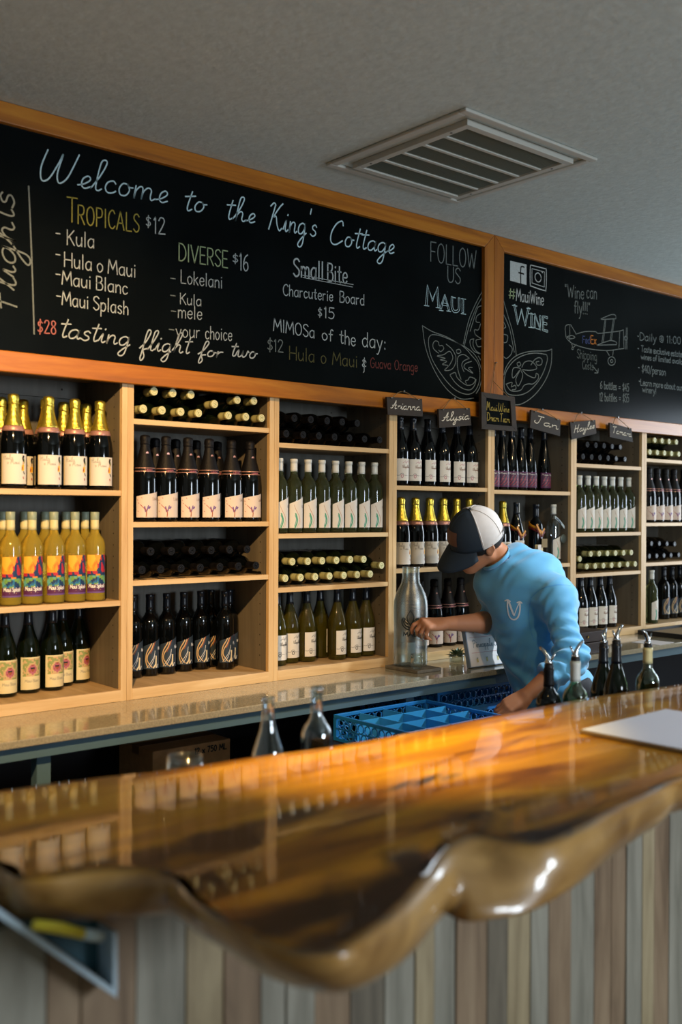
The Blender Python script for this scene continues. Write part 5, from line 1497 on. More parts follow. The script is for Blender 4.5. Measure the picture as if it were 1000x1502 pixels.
# ---------------------------------------------------------------- blue glass racks and cardboard box below the counter
M['rack_blue'] = mat('blue_plastic', '2079c2', 0.38)
M['rack_inner'] = mat('lighter_blue_plastic', '3aa0dc', 0.4)
def glass_rack(label, loc, cells=4):
    t = thing('glass_rack', label, 'rack', loc, group='blue plastic glass racks')
    w, h = .25, .0985
    m = MB(); frame_ring(m, (-w, w, -w, w), (-w+.010, w-.010, -w+.010, w-.010), h-.014, h); m.build('rim', 'rack_blue', t, bevel=.002, local=True)
    m = MB(); frame_ring(m, (-w, w, -w, w), (-w+.008, w-.008, -w+.008, w-.008), .0006, .012)
    for k in range(9):
        a = -w+.02+(2*w-.04)*k/8
        m.box(a-.004, a+.004, -w+.008, w-.008, .0006, .006); m.box(-w+.008, w-.008, a-.004, a+.004, .002, .007)
    m.build('base_grid', 'rack_blue', t, local=True)
    for k in range(4):                                   # four pierced walls
        m = MB(); Tk = Matrix.Rotation(k*math.pi/2, 4, 'Z')
        pitch = .038; rh = .017
        y = -w+.003
        f = lambda a, b, Tk=Tk, y=y: tuple(Tk @ Vector((a, y, b)))
        for rowi, zc in enumerate((.030, .066)):
            n = 12
            for c in range(n+1):
                xc = -w+.022+pitch*c+(pitch/2 if rowi else 0)
                if xc > w-.02: continue
                hexp = [(xc+rh*math.sin(q*math.pi/3), zc+rh*1.06*math.cos(q*math.pi/3)) for q in range(7)]
                m.tube([f(*p_) for p_ in hexp], .0030, 4)
        m.tube([f(-w+.01, .048), f(w-.01, .048)], .0028, 4)
        m.build('pierced_wall', 'rack_blue', t, local=True)
    for s1 in (-1, 1):
        for s2 in (-1, 1):
            MB().box(min(s1*w, s1*(w-.016)), max(s1*w, s1*(w-.016)), min(s2*w, s2*(w-.016)), max(s2*w, s2*(w-.016)), .012, h-.014).build('corner_post', 'rack_blue', t, local=True)
    m = MB()
    for k in range(1, cells):
        a = -w+2*w*k/cells
        m.box(a-.0014, a+.0014, -w+.011, w-.011, .008, h-.008); m.box(-w+.011, w-.011, a-.0014, a+.0014, .008, h-.0085)
    m.build('divider_grid', 'rack_inner', t, local=True)
    return t
r0 = glass_rack('blue plastic glass rack with open square cells, pulled out under the man\'s hand', (2.752, 2.715, .7200))
ch = ['topmost blue rack of the stack under the counter behind the man', 'second blue rack from top in the stack under the counter', 'third blue rack from top in the stack under the counter', 'lowest blue rack of the stack under the counter']
for k in range(4):
    dup(r0, (3.40, 3.29, .4202+.0995*(3-k)), None, ch[k], 'blue plastic glass racks')
M['cardboard'] = mat('cardboard', 'b08a5e', 0.8, mott=.12, mscale=30)
M['tape'] = mat('brown_tape', '6f5136', 0.4)
t = thing('cardboard_box', 'cardboard carton printed 12 x 750 ML in the dark under the counter', 'box', (2.03, 3.34, .4202))
w2, d2, h2 = .168, .125, .305
MB().box(-w2, w2, -d2, d2, .0004, h2).build('carton', 'cardboard', t, bevel=.002, local=True)
MB().box(-w2-.0006, w2+.0006, -.025, .025, h2-.03, h2+.0008).build('tape_strip', 'tape', t, local=True)
MB().box(-w2+.002, w2-.002, -d2-.0022, -d2-.0002, h2-.012, h2-.001).build('flap_edge', 'cardboard', t, local=True)
m = MB(); write(m, '12 x 750 ML', (.010, h2-.036), (.150, h2-.036), .021, .0048, lambda a, b: (a, -d2-.0009, b), 0, gap=1.6); m.build('printed_lettering', 'dark_ink', t, local=True)

# ---------------------------------------------------------------- award bottles in the unit under the Jan sign
M['sash_gold'] = mat('gold_ribbon', 'd08a18', 0.5)
M['sash_red'] = mat('dark_red_ribbon', '6a1512', 0.5)
M['medal'] = mat('grey_medal', '5f6b68', 0.4, metal=.5)
M['tag_tan'] = mat('tan_tag', '8b7850', 0.7)
def sash(t, r, z, ang, drop=.05, v=True):
    """two-tone award ribbon hung round the shoulders"""
    def band(off, w, mt, name):
        m = MB(); seg = 40; rr = []
        for j in range(seg+1):
            a = 2*math.pi*j/seg
            zz = z - drop*(.5+.5*math.cos(a-ang)) - off
            R1 = r+.0025
            rr.append([(R1*math.cos(a), R1*math.sin(a), zz+w/2), (R1*math.cos(a)*1.01, R1*math.sin(a)*1.01, zz-w/2)])
        n = len(m.v)
        for p_ in rr: m.v += p_
        for j in range(seg): m.f.append((n+2*j, n+2*j+1, n+2*j+3, n+2*j+2)); m.m.append(0); m.sm.append(True)
        o = m.build(name, mt, t, local=True)
        s_ = o.modifiers.new('thickness', 'SOLIDIFY'); s_.thickness = .0012
    band(0, .013, 'sash_gold', 'gold_sash'); band(.013, .013, 'sash_red', 'red_sash')
    if v:
        m = MB(); f = lambda a, b: (a, -(r+.006), b)
        m.ribbon([(-.040, z-.012), (-.004, z-.062), (.022, z-.034)], .011, f, 0)
        m.ribbon([(-.034, z-.030), (-.004, z-.076), (.026, z-.050)], .011, lambda a, b: (a, -(r+.004), b), 1)
        m.build('ribbon_tail', ['sash_gold', 'sash_red'], t, local=True)
ZJ = 1.326
def at_shelf(u, y): return (x_at(u, y), y, ZJ+.0004)
t = thing('wine_bottle', 'gold-foiled bottle wearing an award ribbon, first on shelf under Jan sign', 'bottle', at_shelf(737, 3.37), group='award bottles with ribbons')
mk_hula(t, 'gold_foil_dull'); sash(t, .040, .185, math.radians(-60), v=False)
MB().box(-.022, .026, -.049, -.0475, .085, .110).build('tag', 'tag_tan', t, local=True)
t = thing('wine_bottle', 'dark bottle with ribbon and pale capsule strip, second from left under Jan sign', 'bottle', at_shelf(757, 3.37), group='award bottles with ribbons')
mk_red(t); sash(t, .036, .205, math.radians(-50))
f = cyl(.0158, .0006); m = MB(); m.poly([(.002, .262), (.012, .262), (.012, .312), (.002, .312)], f); m.build('capsule_strip', 'white_cap', t, local=True)
t = thing('wine_bottle', 'dark bottle with crossed gold and red ribbon, third from left under Jan sign', 'bottle', at_shelf(785.5, 3.37), group='award bottles with ribbons')
p_ = scaled(BORD, .310); bottle_body(t, p_, 'glass_black'); capsule(t, p_, .310, .07, 'navy_cap', r=.0165); sash(t, .034, .215, math.radians(-70)); sash(t, .037, .20, math.radians(-20), v=False)
m = label_mesh(.0375, -.036, .04, .03, lambda u: .10); lr(m, [(-.02, .05), (.02, .05)], .01, .0375, 'yellow', False); m.build('paper_label', ['paper_cream']+INKS, t, local=True)
MB().box(-.005, .040, -.0455, -.044, .085, .130).build('tag', 'tag_tan', t, local=True)
MB().box(-.036, -.010, -.0455, -.044, .070, .100).build('small_card', 'sign_white', t, local=True)
t = thing('wine_bottle', 'clear white-capped bottle with paper tag and grey medal under Jan sign', 'bottle', at_shelf(811.5, 3.37), group='award bottles with ribbons')
mk_kula(t, 'clear_filled')
m = MB(); f = lambda a, b: (a, -.026-.25*max(0, a), b)
for i in range(8):
    a0 = -.020+.066*i/8; a1 = a0+.066/8; c0 = lambda a: .250-.055*((a+.02)/.066)**1.5
    m.quad([f(a0, c0(a0)-.016), f(a1, c0(a1)-.016), f(a1, c0(a1)), f(a0, c0(a0))], 0, True)
m.ribbon([(-.012, .237), (.006, .228), (.024, .207)], .005, lambda a, b: (a, -.0268-.25*max(0, a), b), 1)
m.build('neck_tag', ['blue_white', 'ink_deep'], t, local=True)
MB().lathe([(0, -.003), (.022, -.003), (.0245, 0), (.022, .003), (0, .003)], 24, T=Matrix.Translation((.030, -.043, .128)) @ Matrix.Rotation(math.pi/2, 4, 'X')).build('medal', 'medal', t, local=True)

# ---------------------------------------------------------------- bottles and a wine glass on the work shelf behind the bar
ZW = .8654
M['chrome'] = mat('chrome_pourer', 'c9cdd0', 0.12, metal=1.0)
M['rubber'] = mat('black_rubber', '0d0e10', 0.5)
def pourer(t, h, ang, wing=True):
    MB().lathe([(.0125, h-.004), (.0135, h+.001), (.0135, h+.010), (.009, h+.012), (0, h+.012)], 16).build('stopper', 'rubber', t, local=True)
    c, s = math.cos(ang), math.sin(ang)
    MB().tube([(0, 0, h+.010), (0, 0, h+.020), (c*.006, s*.006, h+.034), (c*.020, s*.020, h+.050), (c*.030, s*.030, h+.058)], [.0075, .0075, .0062, .0052, .0042], 10).build('spout', 'chrome', t, local=True)
    if wing:
        MB().tube([(0, 0, h+.016), (-c*.010, -s*.010, h+.026), (-c*.020, -s*.020, h+.044)], [.004, .0034, .003], 8).build('air_tube', 'chrome', t, local=True)
    MB().lathe([(.010, h+.012), (.0125, h+.014), (.010, h+.019)], 14).build('collar', 'chrome', t, local=True)
def work_bottle(u, y, label, prof, h, glass, cap=None, clen=.055, pour=None, lab=None):
    t = thing('wine_bottle', label, 'bottle', (x_at(u, y), y, ZW), group='open bottles behind the bar')
    p_ = scaled(prof, h)
    if glass in ('clear_filled', 'glass_hollow'):
        ins = [(max(r-.0028, .001), max(z, .008)) for r, z in reversed(p_[2:-1])]
        MB().lathe(p_[:-1]+ins+[(0, .008)], 28).build('bottle_glass', glass, t, local=True)
    else:
        bottle_body(t, p_, glass)
    if cap: capsule_sleeve(t, p_, h, clen, cap)
    if pour is not None: pourer(t, h, pour)
    return t
def capsule_sleeve(t, p_, h, L_, m_):
    MB().lathe([(radius_at(p_, h-L_), h-L_)]+[(max(radius_at(p_, h-L_+L_*i/6)+.0009, .0148), h-L_+L_*i/6) for i in range(7)]+[(.012, h+.0008)], 18).build('capsule', m_, t, local=True)
M['glass_hollow'] = thin('hollow_pale_green_glass', 'd2e0c6', .08, .65)
work_bottle(395, 1.84, 'uncapped clear glass bottle behind bar, left of its twin', BURG, .315, 'clear_filled')
work_bottle(466, 1.86, 'uncapped clear round-shouldered bottle behind bar, nearest the blue rack', BORD, .318, 'clear_filled')
work_bottle(806, 1.88, 'black bottle with silver pourer behind bar, nearest the man\'s forearm', BORD, .272, 'glass_black', 'black_foil', pour=math.radians(100))
work_bottle(845, 1.83, 'clear bottle with white capsule and silver pourer behind bar', BORD, .292, 'glass_hollow', 'white_cap', .06, pour=math.radians(-10))
work_bottle(886, 1.97, 'shorter dark green bottle with pourer behind bar', BURG, .292, 'glass_green', 'navy_cap', pour=math.radians(20))
work_bottle(905, 1.86, 'tall dark green bottle with pourer behind bar', BURG, .318, 'glass_green', 'navy_cap', .06, pour=math.radians(0))
work_bottle(951, 1.83, 'clear bottle with cream capsule and pourer, at right behind bar', BORD, .300, 'glass_hollow', 'cream_cap', .05, pour=math.radians(180))
t = thing('wine_glass', 'empty wine glass whose rim shows over the bar edge', 'glass', (x_at(273, 1.90), 1.90, ZW))
MB().lathe([(0, .001), (.034, .0005), (.033, .003), (.006, .008), (.004, .02), (.004, .085), (.010, .095), (.034, .125), (.0415, .155), (.0385, .198), (.0375, .198), (.040, .155), (.033, .127), (.008, .099), (0, .097)], 32).build('bowl', 'thin_glass', t, local=True)

# ---------------------------------------------------------------- the man behind the bar
RV, UV, TV = Vector(_R), Vector(_U), Vector(-_F)      # view right, up, and towards the viewer
def surface_nets(d, org, h):
    s = d < 0
    nx, ny, nz = d.shape
    c = np.zeros((nx-1, ny-1, nz-1), np.uint8)
    for a in (0, 1):
        for b in (0, 1):
            for e in (0, 1):
                c += s[a:nx-1+a, b:ny-1+b, e:nz-1+e]
    I = np.argwhere((c > 0) & (c < 8))
    cor = {}
    for a in (0, 1):
        for b in (0, 1):
            for e in (0, 1):
                cor[(a, b, e)] = d[I[:, 0]+a, I[:, 1]+b, I[:, 2]+e]
    acc = np.zeros((len(I), 3)); cnt = np.zeros(len(I))
    for ax in range(3):
        for p in (0, 1):
            for q in (0, 1):
                k0 = [p, q]; k0.insert(ax, 0); k1 = [p, q]; k1.insert(ax, 1)
                va, vb = cor[tuple(k0)], cor[tuple(k1)]
                m = (va < 0) != (vb < 0)
                t = np.where(m, va/np.where(m, va-vb, 1), 0)
                pt = np.tile(np.array(k0, float), (len(I), 1)); pt[:, ax] = t
                acc += pt*m[:, None]; cnt += m
    V = (I+acc/cnt[:, None])*h+np.array(org)
    vid = -np.ones(c.shape, np.int64); vid[I[:, 0], I[:, 1], I[:, 2]] = np.arange(len(I))
    F = []
    for ax in range(3):
        o1, o2 = [(1, 2), (2, 0), (0, 1)][ax]
        sl0 = [slice(None)]*3; sl1 = [slice(None)]*3
        sl0[ax] = slice(0, -1); sl1[ax] = slice(1, None)
        A, B = s[tuple(sl0)], s[tuple(sl1)]
        E = np.argwhere(A != B)
        E = E[(E[:, o1] > 0) & (E[:, o2] > 0) & (E[:, o1] < d.shape[o1]-1) & (E[:, o2] < d.shape[o2]-1)]
        def cell(d1, d2):
            q = E.copy(); q[:, o1] -= d1; q[:, o2] -= d2
            return vid[q[:, 0], q[:, 1], q[:, 2]]
        Q = np.stack((cell(1, 1), cell(0, 1), cell(0, 0), cell(1, 0)), 1)
        fl = ~A[E[:, 0], E[:, 1], E[:, 2]]
        Q[fl] = Q[fl][:, ::-1]
        F.append(Q)
    F = np.concatenate(F)
    return V, F[(F >= 0).all(1)]
class Field:
    def __init__(s, lo, hi, h):
        s.h = h; s.lo = np.array(lo, float)
        n = np.ceil((np.array(hi)-s.lo)/h).astype(int)+1
        s.d = np.full(tuple(n), 1.0, np.float32)
    def _blk(s, lo, hi):
        a = np.clip(np.floor((np.array(lo)-s.lo)/s.h).astype(int), 0, np.array(s.d.shape))
        b = np.clip(np.ceil((np.array(hi)-s.lo)/s.h).astype(int)+1, 0, np.array(s.d.shape))
        g = np.meshgrid(*[s.lo[i]+s.h*np.arange(a[i], b[i]) for i in range(3)], indexing='ij')
        return tuple(slice(a[i], b[i]) for i in range(3)), np.stack(g, -1)
    def _mix(s, sl, f, k):
        d = s.d[sl]
        if k <= 0:
            s.d[sl] = np.minimum(d, f); return
        t = np.clip(.5+.5*(f-d)/k, 0, 1)
        s.d[sl] = f*(1-t)+d*t-k*t*(1-t)
    def cap(s, a, b, r0, r1, k=.02):
        a = np.array(a, float); b = np.array(b, float); R = max(r0, r1)+k+.03
        sl, P = s._blk(np.minimum(a, b)-R, np.maximum(a, b)+R)
        ab = b-a; t = np.clip(((P-a)@ab)/max(ab@ab, 1e-9), 0, 1)
        f = np.linalg.norm(P-a-t[..., None]*ab, axis=-1)-(r0+(r1-r0)*t)
        s._mix(sl, f, k)
    def ell(s, c, axes, rad, k=.02):
        c = np.array(c, float); R = max(rad)+k+.03
        sl, P = s._blk(c-R, c+R)
        A = np.array([list(x) for x in axes]); q = (P-c)@A.T
        r = np.array(rad); k0 = np.linalg.norm(q/r, axis=-1); k1 = np.linalg.norm(q/(r*r), axis=-1)
        s._mix(sl, k0*(k0-1)/np.maximum(k1, 1e-6), k)
    def cut(s, p, n):
        """remove everything on the side the normal points to (whole grid)"""
        sl, P = s._blk(s.lo, s.lo+s.h*np.array(s.d.shape))
        s.d = np.maximum(s.d, ((P-np.array(p))@np.array(n)).astype(np.float32))
    def cut_in(s, c, R, p, n):
        sl, P = s._blk(np.array(c)-R, np.array(c)+R)
        ins = np.linalg.norm(P-np.array(c), axis=-1) < R
        s.d[sl] = np.where(ins, np.maximum(s.d[sl], (P-np.array(p))@np.array(n)), s.d[sl])
    def carve(s, a, b, r):
        a = np.array(a, float); b = np.array(b, float); R = r+.03
        sl, P = s._blk(np.minimum(a, b)-R, np.maximum(a, b)+R)
        ab = b-a; t = np.clip(((P-a)@ab)/(ab@ab), 0, 1)
        s.d[sl] = np.maximum(s.d[sl], r-np.linalg.norm(P-a-t[..., None]*ab, axis=-1))
    def warp(s, fn):
        sl, P = s._blk(s.lo, s.lo+s.h*np.array(s.d.shape))
        near = np.abs(s.d) < .03
        s.d[near] += fn(P[near]).astype(np.float32)
    def mesh(s, name, material, smooth_it=1):
        V, F = surface_nets(s.d, s.lo, s.h)
        e = np.concatenate((F[:, [0, 1]], F[:, [1, 2]], F[:, [2, 3]], F[:, [3, 0]]))
        for _ in range(smooth_it):
            acc = np.zeros_like(V); cnt = np.zeros(len(V))
            np.add.at(acc, e[:, 0], V[e[:, 1]]); np.add.at(acc, e[:, 1], V[e[:, 0]])
            np.add.at(cnt, e[:, 0], 1); np.add.at(cnt, e[:, 1], 1)
            V = V*.5+.5*acc/np.maximum(cnt, 1)[:, None]
        m = MB(); m.v = [tuple(v) for v in V.tolist()]; m.f = [tuple(f) for f in F.tolist()]
        m.m = [0]*len(m.f); m.sm = [True]*len(m.f)
        return m
def skin_mat():
    m = mat('skin', 'b9805e', 0.5, spec=0.35)
    b = m.node_tree.nodes['Principled BSDF']
    b.inputs['Subsurface Weight'].default_value = 0.12
    b.inputs['Subsurface Radius'].default_value = (.012, .005, .003)
    return m
M['skin'] = skin_mat()
M['shirt'] = mat('blue_shirt_fabric', '58a6d4', 0.58, sheen=0.5, spec=0.3, bump=.12, bscale=900)
M['shirt_seam'] = mat('shirt_seam_thread', '4d9bd8', 0.6)
M['trousers'] = mat('dark_trousers', '23262c', 0.8)
M['shoe'] = mat('dark_shoe', '1b1a1a', 0.5)
M['cap_navy'] = mat('navy_cap_cloth', '1d2a36', 0.8, bump=.2, bscale=500)
M['cap_white'] = mat('white_cap_mesh', 'd3cdc8', 0.85, bump=.6, bscale=700)
M['cap_patch'] = mat('brown_leather_patch', '6a4636', 0.6)
M['hair'] = mat('dark_brown_hair', '1a1310', 0.6, bump=.6, bscale=300)
M['eye_white'] = mat('eye_white', 'd8d2cc', 0.3)
M['iris'] = mat('iris', '2b1c12', 0.2)
M['lip'] = mat('lips', '9a5a4c', 0.5)
M['brow'] = mat('eyebrow', '20160f', 0.8)

J = dict(neck=(735, 824, 4.41), chest=(764, 885, 4.40), waist=(783, 955, 4.40), hip=(812, 1018, 4.38), SL=(814, 875, 4.24), SR=(722, 856, 4.46),
         EL=(839, 966, 4.10), WL=(772, 1020, 4.03), ER=(737, 912, 4.54), WR=(651, 915, 4.375), head=(699, 793, 4.38))
J = {k: at_t(*v) for k, v in J.items()}
t_up = (J['chest']-J['hip']).normalized()
t_left = (.73*RV+.68*TV); t_left = (t_left-t_up*t_left.dot(t_up)).normalized()
t_fr = t_left.cross(t_up).normalized()
TA = (t_fr, t_left, t_up)
h_up = (-.27*RV+.80*UV+.53*TV).normalized()
h_f = (-.92*RV-.34*UV+.22*TV); h_f = (h_f-h_up*h_f.dot(h_up)).normalized()
h_l = h_up.cross(h_f).normalized()
HA = (h_f, h_l, h_up); HC = J['head']
HS = 1.10
def H(f, l, u): return HC+(h_f*f+h_l*l+h_up*u)*HS
hipL = J['hip']+t_left*.09; hipR = J['hip']-t_left*.09
footL = Vector((hipL.x+.09, hipL.y-.01, .085)); footR = Vector((hipR.x+.05, hipR.y, .085))
kneeL = hipL.lerp(footL, .48)+t_fr*.03; kneeR = hipR.lerp(footR, .48)+t_fr*.03
fwd = Vector((-1, -.12, 0)).normalized()

B = Field((2.90, 2.34, 0.0), (3.95, 3.32, 1.80), .0045)
# trunk (under the shirt), legs
B.ell(J['chest'], TA, (.105, .150, .17), .05); B.ell(J['waist'], TA, (.10, .135, .16), .06); B.ell(J['hip'], TA, (.11, .15, .13), .06)
B.cap(J['SL'].lerp(J['SR'], .15), J['SR'].lerp(J['SL'], .15), .05, .05, .05)
for a, b, c in ((hipL, kneeL, footL), (hipR, kneeR, footR)):
    B.cap(a, b, .080, .052, .04); B.cap(b, c, .052, .036, .03); B.cap(c, c+fwd*.15-Vector((0, 0, .04)), .034, .028, .03)
# neck and head
B.cap(H(-.035, 0, -.045), J['neck']+t_fr*-.01, .056, .062, .03)
B.cap(J['neck'], J['SL'].lerp(J['neck'], .35), .045, .04, .04); B.cap(J['neck'], J['SR'].lerp(J['neck'], .35), .045, .04, .04)
B.ell(H(-.010, 0, .028), HA, (.108, .085, .098), .02)
B.ell(H(.030, 0, -.042), HA, (.068, .064, .081), .03)
B.cap(H(.066, -.012, -.098), H(.066, .012, -.098), .023, .023, .025)
for s_ in (-1, 1):
    B.cap(H(-.012, s_*.056, -.050), H(.052, s_*.026, -.094), .020, .019, .025)
    B.ell(H(.062, s_*.040, -.030), HA, (.026, .024, .026), .02)           # cheek
    B.ell(H(.088, s_*.032, .020), HA, (.008, .026, .007), .010)           # brow ridge
    B.ell(H(-.014, s_*.079, -.004), HA, (.021, .009, .034), .006)         # ear
    B.cap(H(-.024, s_*.086, .022), H(-.030, s_*.087, -.006), .0055, .005, .004)
    B.cap(H(-.024, s_*.086, .022), H(-.006, s_*.084, .022), .0055, .005, .004)
    B.cap(H(-.030, s_*.087, -.006), H(-.012, s_*.083, -.030), .005, .006, .004)
    B.carve(H(-.010, s_*.092, .000), H(-.012, s_*.090, -.010), .0065)
    B.cap(H(.098, s_*.010, -.030), H(.103, s_*.008, -.030), .0085, .0085, .008)
    B.carve(H(.099, s_*.033, .000), H(.099, s_*.031, .000), .0135)
    B.cap(H(.083, s_*.046, .009), H(.092, s_*.022, .009), .0055, .0055, .006)
B.cap(H(.090, 0, .012), H(.112, 0, -.026), .0095, .0138, .012)
B.cap(H(.086, -.020, -.061), H(.096, 0, -.059), .006, .007, .006); B.cap(H(.086, .020, -.061), H(.096, 0, -.059), .006, .007, .006)
B.cap(H(.085, -.017, -.071), H(.093, 0, -.073), .006, .0075, .006); B.cap(H(.085, .017, -.071), H(.093, 0, -.073), .006, .0075, .006)
# arms
B.cap(J['SL'], J['EL'], .052, .042, .03); B.cap(J['SR'], J['ER'], .052, .040, .03)
def forearm(E, W, r0, r1):
    mid = E.lerp(W, .35)
    B.cap(E, mid, r0*.92, r0, .02); B.cap(mid, W, r0, r1, .02)
forearm(J['EL'], J['WL'], .042, .029); forearm(J['ER'], J['WR'], .045, .0285)
def hand(W, d, n, thumb, curls, thumb_pts, spread=.0185, L=.094):
    """palm with four unequal fingers that bend at three joints, and a thumb from the side of the palm"""
    d = d.normalized(); n = (n-d*n.dot(d)).normalized(); s = d.cross(n).normalized()*thumb      # s: towards the thumb
    ks = []
    for i, off in enumerate((1.5, .5, -.5, -1.5)):                # index .. little
        K = W+d*(L*(1, 1.03, .98, .90)[i])+s*(off*spread)+n*(.004, .007, .005, .0)[i]
        B.cap(W+s*(off*spread*.62)+d*.012, K, .0165, .0125, .014)
        ks.append(K)
    B.ell(W+d*L*.52-n*.004, (d, s, n), (.052, .038, .0155), .015)
    B.cap(W+s*.020+d*.018-n*.006, W+s*.030+d*.045-n*.012, .017, .015, .012)    # ball of the thumb
    for i, K in enumerate(ks):
        ln = ((.041, .026, .021), (.045, .029, .022), (.042, .027, .021), (.033, .021, .018))[i]
        a = 0.0; P = K
        rr = (.0098, .0102, .0096, .0085)[i]
        fan = (off_fan := (.10, .03, -.04, -.12)[i])
        for j in range(3):
            a += curls[i][j]
            dv = (d*math.cos(a)-n*math.sin(a)+s*fan).normalized()
            Q = P+dv*ln[j]
            B.cap(P, Q, rr*(1-.08*j), rr*(.94-.10*j), .003 if j else .006)
            P = Q
    T0 = W+s*.026+d*.030-n*.008
    prev = T0
    for k, (a_, b_, c_) in enumerate(thumb_pts):
        Q = T0+d*a_+s*b_-n*c_
        B.cap(prev, Q, (.0135, .0115, .0105)[k], (.0115, .0105, .0088)[k], .006)
        prev = Q
    return ks
R_ = math.radians
# the viewer's right hand: palm flat on the rack rim
dL = at_t(724, 1049, 4.0)-J['WL']
hand(J['WL'], dL, UV*.8+TV*.35+RV*.3, -1, [(R_(10), R_(25), R_(20))]*2+[(R_(14), R_(28), R_(20)), (R_(18), R_(30), R_(22))], [(.020, .016, .010), (.044, .020, .018), (.064, .016, .024)])
# the other hand: fingers bent down round the small stopper
dR = at_t(616, 916, 4.33)-J['WR']
hand(J['WR'], dR, UV*.86+TV*.45, 1, [(R_(38), R_(46), R_(28)), (R_(62), R_(52), R_(30)), (R_(70), R_(54), R_(30)), (R_(74), R_(50), R_(30))], [(.018, .014, .020), (.040, .006, .040), (.056, -.004, .056)])
man = thing('person', 'man in blue shirt and white-backed cap leaning over the back counter', 'person', (hipL.lerp(hipR, .5).x+.06, hipL.lerp(hipR, .5).y, 0))
B.mesh('body', 'skin', 1).build('body', 'skin', man)

# shirt
S = Field((3.12, 2.34, .66), (3.90, 3.22, 1.62), .0042)
S.ell(J['chest']+t_fr*.0, TA, (.128, .178, .185), .06)
S.ell(J['chest']+t_up*.09-t_fr*.035, TA, (.095, .165, .10), .06)            # upper back
S.ell(J['waist'], TA, (.122, .165, .19), .08); S.ell(J['hip'], TA, (.150, .172, .15), .08)
S.cap(at_t(757, 816, 4.42), at_t(795, 838, 4.38), .058, .062, .07)
S.cap(at_t(795, 838, 4.38), at_t(825, 885, 4.30), .062, .066, .07)
S.cap(J['SL'], J['SR'], .066, .064, .05)
S.cap(J['neck']-t_up*.015, J['SL'], .052, .060, .06); S.cap(J['neck']-t_up*.015, J['SR'], .050, .058, .06)
S.cap(J['SL'], J['EL'], .064, .060, .06); S.cap(J['EL'], J['EL'].lerp(J['WL'], .80), .062, .057, .03)
S.cap(J['SR'], J['ER'], .062, .056, .05); S.cap(J['ER'], J['ER'].lerp(J['WR'], .50), .056, .050, .03)
cuffL = J['EL'].lerp(J['WL'], .56); S.cut_in(cuffL.lerp(J['WL'], .6), .115, cuffL, (J['WL']-J['EL']).normalized())
cuffR = J['ER'].lerp(J['WR'], .22); S.cut_in(cuffR.lerp(J['WR'], .55), .12, cuffR, (J['WR']-J['ER']).normalized())
S.ell(J['hip']-t_fr*.045-t_up*.04, TA, (.125, .165, .15), .06)
S.cut(J['hip']-t_up*.125, -t_up)
nd = (-.60*RV+.74*UV+.22*TV).normalized()
neckc = at_t(728, 819, 4.40)
S.carve(neckc-nd*.018, neckc+nd*.12, .066)
eL, sL, wL, hipc, chc = (np.array(J[k]) for k in ('EL', 'SL', 'WL', 'hip', 'chest'))
A_ = np.array([list(x) for x in TA])
def folds(P):
    q = (P-hipc)@A_.T
    f = .0055*np.sin(q[:, 2]*42+q[:, 1]*26+2.2*np.sin(q[:, 1]*18+q[:, 2]*9))*np.clip(1.1-np.abs(q[:, 2]-.10)/.22, 0, 1)     # gathers at the waist
    f += .0060*np.sin((q[:, 1]*30-q[:, 2]*22)+1.5*np.sin(q[:, 2]*14))*np.clip(1-np.linalg.norm(P-chc-np.array(t_left)*.10, axis=1)/.2, 0, 1)   # drag lines to the shoulder
    a = eL-sL; L_ = np.linalg.norm(a); a = a/L_
    s_ = (P-sL)@a; rad_ = np.linalg.norm(P-sL-s_[:, None]*a, axis=1)
    w_ = np.clip(1-np.abs(s_-L_*.9)/.16, 0, 1)*(rad_ < .10)
    f += .0065*w_*np.sin(s_*105+3.0*((P-sL)@np.array(t_fr))*14)
    b = wL-eL; Lb = np.linalg.norm(b); b = b/Lb
    s2 = (P-eL)@b; r2 = np.linalg.norm(P-eL-s2[:, None]*b, axis=1)
    f += .0055*np.clip(1-np.abs(s2-.08)/.10, 0, 1)*(r2 < .09)*np.sin(s2*130+np.sin(((P-eL)@np.array(t_left))*60))
    f += .0028*np.sin(P[:, 0]*37+1.7*np.sin(P[:, 2]*31))*np.sin(P[:, 2]*29+P[:, 1]*23)
    f += .0022*np.sin(q[:, 2]*95-q[:, 1]*38+2.5*np.sin(q[:, 1]*33+q[:, 0]*21))*np.clip(.35+np.sin(q[:, 1]*17+q[:, 2]*11), 0, 1)
    f += .0012*np.clip(np.sin(s_*190+4*np.sin(((P-sL)@np.array(t_left))*40)), 0, 1)*np.clip(1-np.abs(s_-L_*.8)/.2, 0, 1)*(rad_ < .10)
    return f
S.warp(folds)
zi = int((.96-S.lo[2])/S.h); yy_ = (S.lo[1]+S.h*np.arange(S.d.shape[1])-2.931)[None, :, None]
S.d[:, :, :zi] = np.maximum(S.d[:, :, :zi], yy_)      # cloth pressed against the counter edge
sm_ = S.mesh('shirt', 'shirt', 1)
shirt = sm_.build('shirt', 'shirt', man)
bvh = BVHTree.FromPolygons([Vector(v) for v in sm_.v], sm_.f)
def on_shirt(P, n, lift):
    hit = bvh.ray_cast(P+n*.3, -n)
    return (hit[0]+hit[1]*lift if hit[1].dot(n) > 0 else hit[0]-hit[1]*lift) if hit[0] is not None else P
